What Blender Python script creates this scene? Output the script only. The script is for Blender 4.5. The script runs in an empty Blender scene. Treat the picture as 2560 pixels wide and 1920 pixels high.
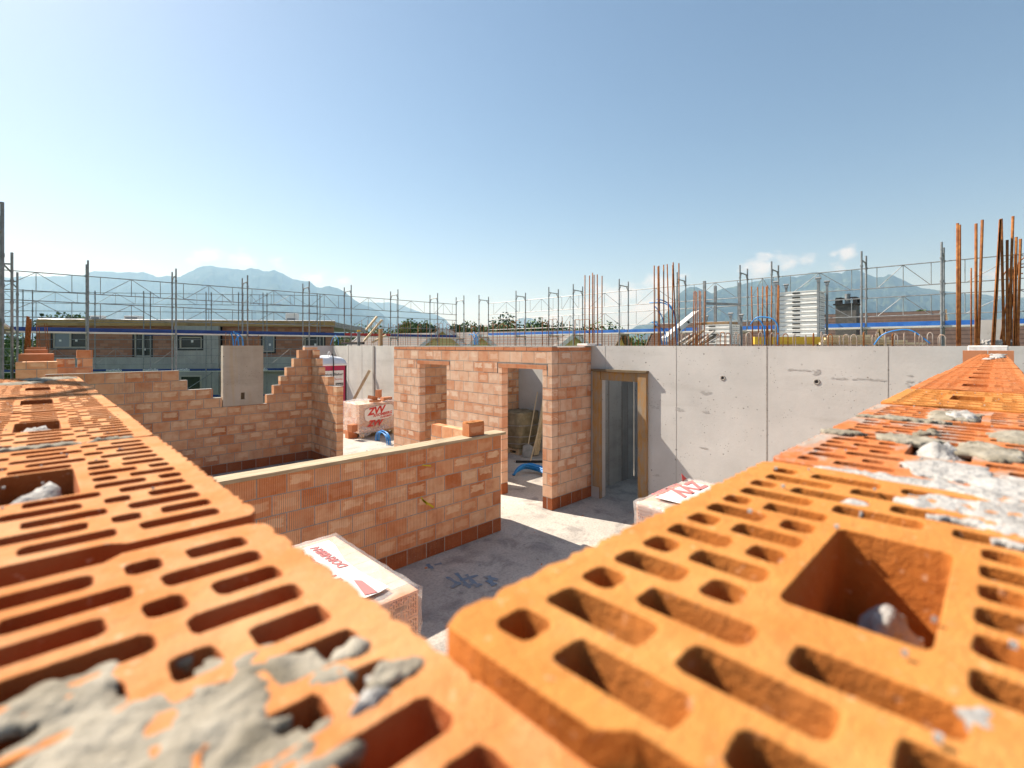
import bpy, bmesh, math, random
from mathutils import Vector, Matrix, noise
random.seed(7)
R = math.radians
S = bpy.context.scene
C = S.collection
# ------------------------------------------------------------------ camera
# world frame: X and Y follow the two wall directions of the building, Z up, slab at Z=0
AZ = R(45.33); CA, SA = math.cos(AZ), math.sin(AZ); F = 1200.0; HC = 2.7; H0 = 864.0
cam = bpy.data.cameras.new('camera'); co = bpy.data.objects.new('camera', cam); C.objects.link(co)
co.location = (0, 0, HC); co.rotation_euler = (R(90), 0, AZ - R(90))
cam.sensor_width = 36; cam.lens = F/2560*36; cam.shift_y = -96/2560
cam.clip_start = 0.01; cam.clip_end = 60000
cam.dof.use_dof = True; cam.dof.focus_distance = 8.0; cam.dof.aperture_fstop = 9.0
S.camera = co
# ------------------------------------------------------------------ sky, sun, exposure
SUN = Vector((-0.31, 1.0, 1.06)).normalized()
EL = math.asin(SUN.z); SAZ = math.atan2(SUN.x, SUN.y)     # clockwise from +Y
W = bpy.data.worlds.new("World"); S.world = W; W.use_nodes = True
wt = W.node_tree; wn = wt.nodes; wl = wt.links
bg = wn['Background']; sky = wn.new('ShaderNodeTexSky'); sky.sky_type = 'NISHITA'; sky.sun_disc = False
sky.sun_elevation = EL; sky.sun_rotation = SAZ; sky.air_density = 1.0; sky.dust_density = 1.0; sky.ozone_density = 2.3
sky.altitude = 400
bg.inputs[1].default_value = 0.06
# low cumulus clouds standing over and behind the mountains
def wm(op, a, b=0., c=None):
    o = wn.new('ShaderNodeMath'); o.operation = op
    for i, x in enumerate((a, b) if c is None else (a, b, c)):
        if isinstance(x, (int, float)): o.inputs[i].default_value = x
        else: wl.new(x, o.inputs[i])
    return o.outputs[0]
wtc = wn.new('ShaderNodeTexCoord'); wsep = wn.new('ShaderNodeSeparateXYZ'); wl.new(wtc.outputs['Generated'], wsep.inputs[0])
waz = wm('ARCTAN2', wsep.outputs[1], wsep.outputs[0])
CL = [(520, 640, 70, 22, .8), (610, 655, 60, 26, .9), (700, 668, 60, 22, .8), (790, 695, 40, 16, .75), (855, 703, 32, 14, .8), (300, 670, 90, 22, .7), (80, 680, 90, 18, .7), (480, 655, 30, 16, .7),
      (1560, 735, 90, 34, 1.0), (1480, 775, 90, 34, 1.0), (1650, 715, 60, 30, 1.0), (1620, 770, 110, 40, 1.1), (1900, 668, 55, 32, 1.0), (1965, 660, 40, 26, .85), (2010, 655, 26, 18, .7), (2115, 640, 24, 24, 1.), (2085, 640, 14, 10, .7), (2100, 668, 30, 16, .8), (1380, 790, 80, 18, .7), (2440, 690, 80, 22, .6), (1700, 690, 26, 10, .6)]
msk = None
for u, v, ru, rv, st_ in CL:
    a = AZ-math.atan((u-1280)/F); k = 1/math.sqrt(1+((u-1280)/F)**2); z = (H0-v)/F*k; ra = ru/F*k*k; rz = rv/F*k
    d = wm('ADD', wm('POWER', wm('DIVIDE', wm('SUBTRACT', waz, a), ra), 2.), wm('POWER', wm('DIVIDE', wm('SUBTRACT', wsep.outputs[2], z), rz), 2.))
    q = wm('MULTIPLY', wm('SUBTRACT', 1.15, wm('SQRT', d)), st_); msk = q if msk is None else wm('MAXIMUM', msk, q)
wmp = wn.new('ShaderNodeMapping'); wmp.inputs['Scale'].default_value = (1, 1, 1.6); wl.new(wtc.outputs['Generated'], wmp.inputs[0])
wno = wn.new('ShaderNodeTexNoise'); wno.inputs['Scale'].default_value = 22; wno.inputs['Detail'].default_value = 8; wno.inputs['Roughness'].default_value = .62; wl.new(wmp.outputs[0], wno.inputs['Vector'])
cm = wm('ADD', msk, wm('MULTIPLY', wm('SUBTRACT', wno.outputs[0], .52), 3.6))
wr = wn.new('ShaderNodeValToRGB'); wr.color_ramp.elements[0].position = .15; wr.color_ramp.elements[1].position = .95; wr.color_ramp.elements[1].color = (.85, .85, .85, 1); wl.new(cm, wr.inputs[0])
cm2 = wm('MULTIPLY', wr.outputs[0], wm('GREATER_THAN', wsep.outputs[2], 0.0))
wmx = wn.new('ShaderNodeMix'); wmx.data_type = 'RGBA'; wl.new(cm2, wmx.inputs[0]); wl.new(sky.outputs[0], wmx.inputs[6]); wmx.inputs[7].default_value = (7.2, 7.3, 7.5, 1)
wl.new(wmx.outputs[2], bg.inputs[0])
sl = bpy.data.lights.new('sun', 'SUN'); so = bpy.data.objects.new('sun', sl); C.objects.link(so)
sl.energy = 5.0; sl.angle = R(0.53); sl.color = (1.0, 0.94, 0.85)
so.rotation_euler = SUN.to_track_quat('Z', 'Y').to_euler(); so.location = (0, 0, 30)
S.view_settings.view_transform = 'Standard'; S.view_settings.look = 'None'; S.view_settings.gamma = 1
S.view_settings.exposure = 1.15
S.cycles.max_bounces = 7; S.cycles.diffuse_bounces = 4; S.cycles.transparent_max_bounces = 24; S.cycles.volume_bounces = 0
S.cycles.use_denoising = True

# ------------------------------------------------------------------ geometry of the place from sight lines
def wp(u, d, z):                     # column u of the 2560 wide frame at depth d metres
    lat = (u-1280)/F*d
    return Vector((d*CA+lat*SA, d*SA-lat*CA, z))
def zv(v, d): return HC-(v-H0)*d/F
def ang(u): return AZ-math.atan((u-1280)/F)
def xat(u, Y): return Y/math.tan(ang(u))
def yat(u, X): return X*math.tan(ang(u))
def dep(x, y): return x*CA+y*SA

# ------------------------------------------------------------------ mesh helpers
class MB:
    def __init__(s): s.v = []; s.f = []; s.a = []; s.m = []; s.cur = (0.5, 0.5, 0.5, 0.5); s.mi = 0
    def add(s, vs, fs, at=None):
        n = len(s.v); s.v += [tuple(p) for p in vs]; s.f += [tuple(i+n for i in f) for f in fs]
        s.a += at if at else [s.cur]*len(vs); s.m += [s.mi]*len(fs)
    def box(s, x0, x1, y0, y1, z0, z1, M=None):
        vs = [Vector(p) for p in ((x0,y0,z0),(x1,y0,z0),(x1,y1,z0),(x0,y1,z0),(x0,y0,z1),(x1,y0,z1),(x1,y1,z1),(x0,y1,z1))]
        if M: vs = [M@p for p in vs]
        s.add(vs, [(0,3,2,1),(4,5,6,7),(0,1,5,4),(1,2,6,5),(2,3,7,6),(3,0,4,7)])
    def tube(s, a, b, r, n=6, r2=None, caps=True):
        a = Vector(a); b = Vector(b); d = (b-a)
        if d.length < 1e-6: return
        d.normalize(); t = Vector((0,0,1)) if abs(d.z) < .9 else Vector((1,0,0))
        x = d.cross(t).normalized(); y = d.cross(x); r2 = r if r2 is None else r2
        vs = []
        for p, q in ((a, r), (b, r2)):
            for i in range(n):
                w = 2*math.pi*i/n; vs.append(p+x*math.cos(w)*q+y*math.sin(w)*q)
        fs = [(i, (i+1) % n, n+(i+1) % n, n+i) for i in range(n)]
        if caps: fs += [tuple(range(n-1, -1, -1)), tuple(range(n, 2*n))]
        s.add(vs, fs)
    def path(s, pts, r, n=6):
        pts = [Vector(p) for p in pts]; vs = []; fs = []; px = None
        for k, p in enumerate(pts):
            d = (pts[min(k+1, len(pts)-1)]-pts[max(k-1, 0)]).normalized()
            if px is None:
                t = Vector((0,0,1)) if abs(d.z) < .9 else Vector((1,0,0)); px = d.cross(t).normalized()
            else: px = (px-d*px.dot(d)).normalized()
            y = d.cross(px)
            for i in range(n):
                w = 2*math.pi*i/n; vs.append(p+px*math.cos(w)*r+y*math.sin(w)*r)
        for k in range(len(pts)-1):
            for i in range(n): fs.append((k*n+i, k*n+(i+1) % n, (k+1)*n+(i+1) % n, (k+1)*n+i))
        fs += [tuple(range(n-1, -1, -1)), tuple((len(pts)-1)*n+i for i in range(n))]
        s.add(vs, fs)
    def beam(s, a, b, w, h):             # rectangular bar, h along the up-ish axis
        a = Vector(a); b = Vector(b); d = (b-a).normalized(); t = Vector((0,0,1)) if abs(d.z) < .95 else Vector((1,0,0))
        x = d.cross(t).normalized()*w/2; y = d.cross(x).normalized()*h/2
        vs = [p+i*x+j*y for p in (a, b) for i, j in ((-1,-1),(1,-1),(1,1),(-1,1))]
        s.add(vs, [(0,3,2,1),(4,5,6,7),(0,1,5,4),(1,2,6,5),(2,3,7,6),(3,0,4,7)])
    def prism(s, poly, ax, a0, a1):      # poly in the two other axes, extruded along ax
        def mk(p, t): return {'x': (t, p[0], p[1]), 'y': (p[0], t, p[1]), 'z': (p[0], p[1], t)}[ax]
        n = len(poly); vs = [mk(p, a0) for p in poly]+[mk(p, a1) for p in poly]
        s.add(vs, [tuple(range(n-1, -1, -1)), tuple(range(n, 2*n))]+[(i, (i+1) % n, n+(i+1) % n, n+i) for i in range(n)])
    def build(s, name, mats, parent=None, smooth=False, attr=False, bevel=0):
        me = bpy.data.meshes.new(name); me.from_pydata(s.v, [], s.f)
        if not isinstance(mats, (list, tuple)): mats = [mats]
        for m in mats: me.materials.append(m)
        if len(mats) > 1: me.polygons.foreach_set('material_index', s.m)
        if attr:
            ca = me.color_attributes.new('bk', 'FLOAT_COLOR', 'POINT')
            ca.data.foreach_set('color', [c for q in s.a for c in q])
        bm = bmesh.new(); bm.from_mesh(me); bmesh.ops.recalc_face_normals(bm, faces=bm.faces); bm.to_mesh(me); bm.free()
        if smooth: me.polygons.foreach_set('use_smooth', [True]*len(me.polygons))
        o = bpy.data.objects.new(name, me); C.objects.link(o)
        if bevel:
            b = o.modifiers.new('bevel', 'BEVEL'); b.width = bevel; b.segments = 2; b.limit_method = 'ANGLE'
        if parent: o.parent = parent
        return o
def tag(o, label=None, cat=None, group=None, kind=None):
    if label: o['label'] = label
    if cat: o['category'] = cat
    if group: o['group'] = group
    if kind: o['kind'] = kind
    return o
def empty(name, label, cat, loc=(0,0,0), group=None, rz=0):
    o = bpy.data.objects.new(name, None); C.objects.link(o); o.location = loc; o.rotation_euler = (0,0,rz); o.empty_display_size = .2
    return tag(o, label, cat, group)
def text_mesh(name, body, size, mat, parent, M, shear=0.0, ext=0.0006, bold=0.0):
    cu = bpy.data.curves.new(name, 'FONT'); cu.body = body; cu.size = size; cu.shear = shear; cu.extrude = ext; cu.offset = bold
    cu.align_x = 'CENTER'; cu.align_y = 'CENTER'; cu.resolution_u = 2
    t = bpy.data.objects.new('tmp', cu); C.objects.link(t)
    dg = bpy.context.evaluated_depsgraph_get(); me = bpy.data.meshes.new_from_object(t.evaluated_get(dg))
    bpy.data.objects.remove(t); me.transform(M); me.materials.clear(); me.materials.append(mat)
    o = bpy.data.objects.new(name, me); C.objects.link(o); o.parent = parent
    return o

# ------------------------------------------------------------------ materials
class NT:
    def __init__(s, name, rough=.85, spec=.3):
        s.m = bpy.data.materials.new(name); s.m.use_nodes = True; s.t = s.m.node_tree; s.b = s.t.nodes['Principled BSDF']
        s.b.inputs['Roughness'].default_value = rough; s.b.inputs['Specular IOR Level'].default_value = spec
    def n(s, typ, **k):
        o = s.t.nodes.new('ShaderNode'+typ)
        for a, v in k.items():
            if a.startswith('i_'):
                key = a[2:].replace('_', ' '); o.inputs[int(key) if key.isdigit() else key].default_value = v
            else: setattr(o, a, v)
        return o
    def l(s, a, b): s.t.links.new(a, b)
    def obj(s, scale=(1,1,1)):
        tc = s.n('TexCoord'); mp = s.n('Mapping'); mp.inputs['Scale'].default_value = scale; s.l(tc.outputs['Object'], mp.inputs[0]); return mp.outputs[0]
    def noise(s, scale, vec=None, det=5, rough=.55, dist=0):
        o = s.n('TexNoise'); o.inputs['Scale'].default_value = scale; o.inputs['Detail'].default_value = det
        o.inputs['Roughness'].default_value = rough; o.inputs['Distortion'].default_value = dist
        s.l(vec if vec else s.obj(), o.inputs['Vector']); return o.outputs[0]
    def vor(s, scale, vec=None, feat='F1'):
        o = s.n('TexVoronoi', feature=feat); o.inputs['Scale'].default_value = scale; s.l(vec if vec else s.obj(), o.inputs['Vector']); return o.outputs['Distance']
    def ramp(s, fac, stops):
        o = s.n('ValToRGB'); e = o.color_ramp.elements
        while len(e) < len(stops): e.new(.5)
        for i, (p, c) in enumerate(stops):
            e[i].position = p; e[i].color = (c, c, c, 1) if isinstance(c, (int, float)) else (*c, 1)
        s.l(fac, o.inputs[0]); return o.outputs[0]
    def mix(s, fac, a, b, mode='MIX'):
        o = s.n('Mix', data_type='RGBA', blend_type=mode)
        for i, x in ((0, fac), (6, a), (7, b)):
            if isinstance(x, (int, float)) and i == 0: o.inputs[0].default_value = x
            elif isinstance(x, (tuple, list)): o.inputs[i].default_value = (*x[:3], 1)
            elif isinstance(x, (int, float)): o.inputs[i].default_value = (x, x, x, 1)
            else: s.l(x, o.inputs[i])
        return o.outputs[2]
    def math(s, op, a, b=0.0, c=None):
        o = s.n('Math', operation=op)
        for i, x in enumerate((a, b) if c is None else (a, b, c)):
            if isinstance(x, (int, float)): o.inputs[i].default_value = x
            else: s.l(x, o.inputs[i])
        return o.outputs[0]
    def col(s, c):
        if isinstance(c, tuple): s.b.inputs['Base Color'].default_value = (*c, 1)
        else: s.l(c, s.b.inputs['Base Color'])
    def bump(s, h, st=.3, dist=.01, prev=None):
        o = s.n('Bump'); o.inputs['Strength'].default_value = st; o.inputs['Distance'].default_value = dist; s.l(h, o.inputs['Height'])
        s.l(o.outputs[0], s.b.inputs['Normal']); return o

def mat_clay_top(name, c1, c2, c3):
    t = NT(name, .9, .2)
    a = t.noise(9, det=6, rough=.6); c = t.mix(t.ramp(a, [(.3, 0.), (.7, 1.)]), c1, c2)
    c = t.mix(t.ramp(t.noise(45, det=6), [(.42, 0.), (.72, .75)]), c, c3)
    c = t.mix(t.ramp(t.noise(260, det=3), [(.64, 0.), (.74, .4)]), c, (.62, .44, .30))
    c = t.mix(t.ramp(t.noise(120, det=3), [(.68, 0.), (.78, .6)]), c, (.24, .10, .045))
    c = t.mix(t.ramp(t.noise(5, det=6, rough=.7, dist=.4), [(.48, 0.), (.70, .5)]), c, (min(.66, c2[0]*1.2), c2[1]*1.5+.03, c2[2]*1.8+.03))
    t.col(c); h = t.math('ADD', t.noise(150, det=6), t.math('MULTIPLY', t.noise(900, det=2), .35))
    t.bump(h, .6, .0025); return t.m
M = {}
M['clay_left'] = mat_clay_top('clay_left', (.46, .165, .042), (.50, .205, .07), (.52, .27, .13))
M['clay_right'] = mat_clay_top('clay_right', (.47, .185, .04), (.51, .225, .06), (.42, .155, .035))
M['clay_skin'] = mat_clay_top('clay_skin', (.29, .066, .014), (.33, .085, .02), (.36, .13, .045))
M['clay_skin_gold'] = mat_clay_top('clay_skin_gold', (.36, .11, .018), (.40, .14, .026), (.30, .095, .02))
M['clay_deep'] = mat_clay_top('clay_deep', (.42, .115, .026), (.47, .155, .042), (.47, .20, .085))

def stained(name, c1, c2, c3):
    m = mat_clay_top(name, c1, c2, c3); t = NT.__new__(NT); t.m = m; t.t = m.node_tree; t.b = t.t.nodes['Principled BSDF']
    src = t.b.inputs['Base Color'].links[0].from_socket
    k = t.ramp(t.noise(14, t.obj((1, 2.2, 1)), det=7, rough=.65, dist=.5), [(.48, 0.), (.60, .85)])
    t.col(t.mix(k, src, t.mix(t.noise(60, det=4), (.17, .15, .12), (.46, .44, .40)))); return m
M['clay_stained'] = stained('clay_stained', (.42, .115, .026), (.47, .155, .042), (.47, .20, .085))
def mat_brick(name, base, alt, pale, dark, palemix=1.0):
    t = NT(name, .85, .25)
    at = t.n('Attribute', attribute_name='bk'); sp = t.n('SeparateColor'); t.l(at.outputs['Color'], sp.inputs[0])
    s_, z_, r1, r2 = sp.outputs[0], sp.outputs[1], sp.outputs[2], at.outputs['Alpha']
    c = t.ramp(r1, [(.0, tuple(.6*a+.4*b for a, b in zip(dark, base))), (.10, base), (.5, alt), (1., tuple(.55*a+.45*b for a, b in zip(alt, pale)))])
    nz = t.noise(7, det=5)
    # pale kiln mark: irregular patch inside each brick
    dx = t.math('ABSOLUTE', t.math('SUBTRACT', s_, .5)); dz = t.math('ABSOLUTE', t.math('SUBTRACT', z_, t.math('MULTIPLY_ADD', r2, .4, .3)))
    dd = t.math('MAXIMUM', dx, t.math('MULTIPLY', dz, 1.5)); dd = t.math('ADD', dd, t.math('MULTIPLY', t.math('SUBTRACT', t.noise(16, t.obj((1, 1, 3)), det=4), .5), .5))
    mk = t.ramp(dd, [(.32, 1.), (.40, 0.)]); mk = t.math('MULTIPLY', mk, t.ramp(r2, [(.25, .05), (.8, .85*palemix)]))
    c = t.mix(mk, c, pale)
    c = t.mix(t.ramp(nz, [(.45, 0.), (.75, .55)]), c, dark)
    c = t.mix(t.ramp(t.noise(3.0, det=3), [(.4, 0.), (.75, .45*palemix)]), c, pale)
    c = t.mix(t.ramp(t.noise(60, det=4), [(.6, 0.), (.75, .35)]), c, (.62, .45, .36))
    t.col(c); t.bump(t.noise(90, det=5), .35, .003); return t.m
M['brick'] = mat_brick('brick', (.54, .21, .085), (.65, .325, .165), (.78, .56, .36), (.44, .12, .03))
M['brick_pink'] = mat_brick('brick_pink', (.58, .28, .15), (.66, .41, .27), (.76, .59, .45), (.50, .16, .05))
M['brick_far'] = mat_brick('brick_far', (.36, .19, .13), (.46, .25, .17), (.50, .32, .24), (.27, .13, .09))
M['brick_dark'] = mat_brick('brick_dark', (.26, .075, .026), (.33, .10, .035), (.36, .15, .07), (.18, .05, .02), .3)
M['lintel'] = mat_brick('lintel', (.44, .155, .065), (.48, .19, .09), (.52, .28, .16), (.40, .12, .04), .4)

def mat_mortar(name, c1, c2, sc=30):
    t = NT(name, .95, .1); t.col(t.mix(t.ramp(t.noise(sc, det=6), [(.3, 0.), (.7, 1.)]), c1, c2)); t.bump(t.noise(sc*4, det=6), .6, .004); return t.m
M['mortar'] = mat_mortar('mortar', (.25, .235, .215), (.37, .35, .32))
M['mortar_lump'] = mat_mortar('mortar_lump', (.17, .15, .11), (.36, .33, .27), 60)
M['mortar_pale'] = mat_mortar('mortar_pale', (.27, .26, .245), (.46, .45, .43), 80)

def mat_conc(name, c1, c2, pits=True, stain=(.33, .31, .28), streak=None, seam=None):
    t = NT(name, .8, .3)
    c = t.mix(t.ramp(t.noise(1.3, det=6, rough=.6), [(.3, 0.), (.7, 1.)]), c1, c2)
    c = t.mix(t.ramp(t.noise(1.0, t.obj((.4, .4, 3.0)), det=6), [(.55, 0.), (.72, .45)]), c, stain)
    c = t.mix(t.ramp(t.noise(2.3, t.obj((3., 3., .25)), det=4), [(.5, 0.), (.75, .3)]), c, (.5, .48, .45))
    h = t.noise(25, det=5)
    if pits:
        d = t.math('ADD', t.vor(8), t.math('MULTIPLY', t.math('SUBTRACT', t.noise(30, det=2), .5), .07))
        dens = t.ramp(t.noise(2.2, det=3), [(.4, .25), (.65, 1.)])
        p = t.math('MULTIPLY', t.ramp(d, [(.075, 1.), (.115, 0.)]), dens)
        d2 = t.vor(24); p2 = t.math('MULTIPLY', t.ramp(d2, [(.10, 1.), (.16, 0.)]), t.ramp(t.noise(3.1, det=2), [(.50, 0.), (.60, .9)]))
        pp = t.math('MAXIMUM', p, p2); c = t.mix(t.math('MULTIPLY', pp, .8), c, (.10, .095, .085)); h = t.math('SUBTRACT', h, t.math('MULTIPLY', pp, 1.5))
    if streak:
        c = t.mix(t.ramp(t.noise(2.0, t.obj((2.5, 2.5, .2)), det=3), [(.55, 0.), (.7, .4)]), c, streak)
    t.col(c); t.bump(h, .25, .006); return t.m
M['conc_wall'] = mat_conc('conc_wall', (.44, .435, .42), (.55, .54, .52))
M['conc_side'] = mat_conc('conc_side', (.44, .43, .40), (.55, .54, .50), streak=(.5, .46, .38))
M['conc_beige'] = mat_conc('conc_beige', (.36, .30, .235), (.54, .47, .38), stain=(.17, .14, .11), streak=(.50, .34, .16))
M['conc_far'] = mat_conc('conc_far', (.27, .27, .25), (.37, .37, .34), pits=False)
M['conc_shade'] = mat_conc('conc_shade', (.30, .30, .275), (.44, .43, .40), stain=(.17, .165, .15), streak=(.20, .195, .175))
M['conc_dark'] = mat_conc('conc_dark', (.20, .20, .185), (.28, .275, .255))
def mat_floor():
    t = NT('floor_concrete', .8, .3)
    c = t.mix(t.ramp(t.noise(.9, det=7, rough=.65), [(.3, 0.), (.7, 1.)]), (.38, .35, .31), (.57, .54, .48))
    c = t.mix(t.ramp(t.noise(2.4, det=5, rough=.6, dist=.6), [(.5, 0.), (.66, .6)]), c, (.17, .16, .155))
    c = t.mix(t.ramp(t.noise(30, det=5, rough=.7), [(.45, 0.), (.6, .35)]), c, (.16, .15, .14))
    c = t.mix(t.ramp(t.noise(70, det=2), [(.62, 0.), (.7, .4)]), c, (.60, .57, .52))
    t.col(c); t.bump(t.math('ADD', t.noise(30, det=6), t.noise(4, det=4)), .35, .008); return t.m
M['floor'] = mat_floor()
def mat_wood(name, c1, c2, ax=(1, 12, 12), knots=True):
    t = NT(name, .75, .25)
    c = t.mix(t.ramp(t.noise(3.0, t.obj(ax), det=6, dist=.6), [(.3, 0.), (.7, 1.)]), c1, c2)
    c = t.mix(t.ramp(t.noise(2.0, det=3), [(.5, 0.), (.7, .5)]), c, (c1[0]*.55, c1[1]*.55, c1[2]*.6))
    t.col(c); t.bump(t.noise(8, t.obj(ax), det=5), .3, .004); return t.m
M['plank'] = mat_wood('plank', (.30, .235, .145), (.50, .41, .28), (1.2, 14, 14))
M['frame_wood'] = mat_wood('frame_wood', (.38, .19, .045), (.27, .235, .185), (5, 5, 1.6))
M['dark_wood'] = mat_wood('dark_wood', (.12, .085, .05), (.2, .15, .09), (2, 2, 8))
M['pale_wood'] = mat_wood('pale_wood', (.52, .40, .24), (.64, .52, .34), (1, 10, 10))
M['ply_yellow'] = mat_wood('ply_yellow', (.60, .36, .035), (.68, .45, .07), (1, 8, 8))
M['fascia'] = mat_wood('fascia', (.36, .22, .085), (.46, .30, .13), (.5, .5, 5))
def simple(name, c, rough=.6, metal=0., spec=.4, nz=.0, nc=None, sc=6):
    t = NT(name, rough, spec); t.b.inputs['Metallic'].default_value = metal
    if nc: t.col(t.mix(t.ramp(t.noise(sc, det=5), [(.4, 0.), (.7, nz)]), c, nc))
    else: t.col(c)
    return t.m
M['steel'] = simple('galvanised_steel', (.17, .185, .195), .5, .25, .5, .8, (.30, .31, .31), 9)
M['steel_dark'] = simple('weathered_steel', (.17, .19, .20), .55, .3, .4, .7, (.30, .32, .33), 9)
M['alu'] = simple('aluminium_deck', (.62, .61, .57), .5, .2, .5, .6, (.45, .43, .38), 5)
M['blue'] = simple('blue_board', (.008, .085, .33), .55, 0, .4, .7, (.03, .16, .46), 4)
M['blue_dark'] = simple('navy_board', (.008, .035, .16), .55, 0, .4, .7, (.02, .06, .24), 4)
M['red'] = simple('red_board', (.38, .015, .02), .55, 0, .4, .5, (.5, .05, .05), 4)
M['white'] = simple('white_paint', (.76, .76, .73), .6, 0, .3, .5, (.6, .59, .55), 12)
M['label'] = simple('white_printed_film', (.66, .63, .62), .35, 0, .5, .6, (.58, .50, .47), 5)
M['black'] = simple('black_rubber', (.015, .015, .016), .6)
M['magenta'] = simple('magenta_plastic', (.42, .02, .08), .45, 0, .4, .4, (.5, .05, .12), 4)
M['hose'] = simple('blue_conduit', (.008, .19, .55), .4, 0, .5, .5, (.03, .32, .70), 30)
def mat_rust():
    t = NT('rusty_steel', .8, .25); c = t.mix(t.ramp(t.noise(25, det=5), [(.35, 0.), (.7, 1.)]), (.20, .065, .02), (.40, .165, .045))
    c = t.mix(t.ramp(t.noise(6, det=3), [(.55, 0.), (.75, .6)]), c, (.13, .055, .03)); t.col(c)
    wv = t.n('TexWave', wave_type='BANDS', bands_direction='Z'); wv.inputs['Scale'].default_value = 26; t.l(t.obj(), wv.inputs['Vector'])
    t.bump(wv.outputs[1], .7, .004); return t.m
M['rust'] = mat_rust()
M['rebar_grey'] = simple('mortar_grey_rebar', (.36, .33, .30), .85, 0, .2, .8, (.30, .15, .07), 18)
M['glass'] = simple('dark_glass', (.02, .028, .03), .08, 0, .5)
M['shutter'] = simple('grey_shutter', (.20, .225, .25), .4)
M['cream'] = simple('cream_frame', (.42, .39, .32), .5)
M['yellow_render'] = simple('yellow_render', (.66, .60, .26), .85, 0, .2, .4, (.56, .50, .24), 2)
M['ink'] = simple('red_print', (.55, .04, .035), .5)
M['ink_pale'] = simple('faded_red_print', (.50, .17, .16), .5)
M['ink_black'] = simple('black_print', (.03, .03, .03), .6)
M['paint_blue'] = simple('blue_spray_paint', (.17, .25, .34), .85, 0, .2, 1., (.30, .30, .29), 9)
M['paint_yellow'] = simple('yellow_spray_paint', (.50, .42, .02), .8)
M['foam'] = simple('polystyrene', (.78, .78, .76), .8, 0, .2, .6, (.5, .48, .45), 30)
M['tarp'] = mat_mortar('dirty_tarp', (.17, .14, .085), (.33, .28, .18), 5)
M['block_pallet'] = simple('grey_block', (.33, .33, .32), .8, 0, .2, .5, (.45, .45, .44), 8)
def mat_tiles(name, c1, c2, sx, sy):
    t = NT(name, .8, .2)
    w = t.n('TexWave', wave_type='BANDS', bands_direction='Y', wave_profile='SAW'); w.inputs['Scale'].default_value = .314/sy; w.inputs['Distortion'].default_value = .6; w.inputs['Detail'].default_value = 1; t.l(t.obj(), w.inputs['Vector'])
    x = t.n('TexWave', wave_type='BANDS', bands_direction='X'); x.inputs['Scale'].default_value = .314/sx; t.l(t.obj(), x.inputs['Vector'])
    c = t.mix(t.noise(3, det=4), c1, c2); c = t.mix(t.ramp(w.outputs[1], [(.0, .95), (.30, 0.)]), c, (c1[0]*.3, c1[1]*.3, c1[2]*.3)); c = t.mix(t.ramp(x.outputs[1], [(.0, .12), (.3, 0.)]), c, (c1[0]*.4, c1[1]*.4, c1[2]*.4))
    t.col(c); t.bump(t.math('ADD', w.outputs[1], t.math('MULTIPLY', x.outputs[1], .15)), .6, .05); return t.m
M['tiles'] = mat_tiles('roof_tiles', (.062, .042, .033), (.095, .064, .05), .3, .36)
M['tiles_grey'] = mat_tiles('roof_tiles_grey', (.15, .14, .13), (.20, .185, .17), .3, .36)
def mat_leaf(name, c1, c2):
    t = NT(name, .7, .2); g = t.n('NewGeometry'); t.col(t.mix(g.outputs['Random Per Island'], c1, c2))
    t.b.inputs['Subsurface Weight'].default_value = 0; return t.m
M['leaf'] = mat_leaf('leaves', (.05, .10, .025), (.14, .21, .06))
M['leaf_dark'] = mat_leaf('dark_leaves', (.03, .07, .025), (.08, .13, .04))
M['bark'] = simple('bark', (.10, .07, .05), .9)
def mat_mount(name, c1, c2, c3, gr=.4):
    t = NT(name, 1., .0); v = t.obj((.001, .001, .001))
    c = t.mix(t.ramp(t.noise(2.2, v, det=9, rough=.65), [(.42, 0.), (.58, 1.)]), c1, c2)
    c = t.mix(t.ramp(t.noise(5., v, det=7, rough=.65), [(.55, 0.), (.62, gr)]), c, c3); t.col(c); return t.m
M['mount'] = mat_mount('mountain_forest', (.02, .034, .03), (.035, .05, .036), (.14, .13, .12), .3)
M['mount_green'] = mat_mount('mountain_meadow', (.015, .027, .026), (.03, .045, .03), (.09, .12, .055), .7)
M['grass'] = mat_mount('valley_grass', (.05, .09, .03), (.09, .12, .04), (.16, .15, .09), .5)
def mat_film():
    t = NT('stretch_film', .22, .6); t.col((.82, .80, .79)); t.b.inputs['Alpha'].default_value = .42
    v = t.obj((1, 1, 3.)); h = t.noise(9, v, det=5, dist=1.2); t.bump(h, .55, .03)
    al = t.ramp(t.noise(5, det=4, dist=.8), [(.3, .16), (.8, .5)]); t.l(al, t.b.inputs['Alpha']); return t.m
M['film'] = mat_film()
def mat_bag():
    t = NT('white_roof_plastic', .3, .5); t.col((.74, .75, .76)); t.bump(t.noise(3, det=3), .5, .05); return t.m
M['bag'] = mat_bag()

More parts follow.
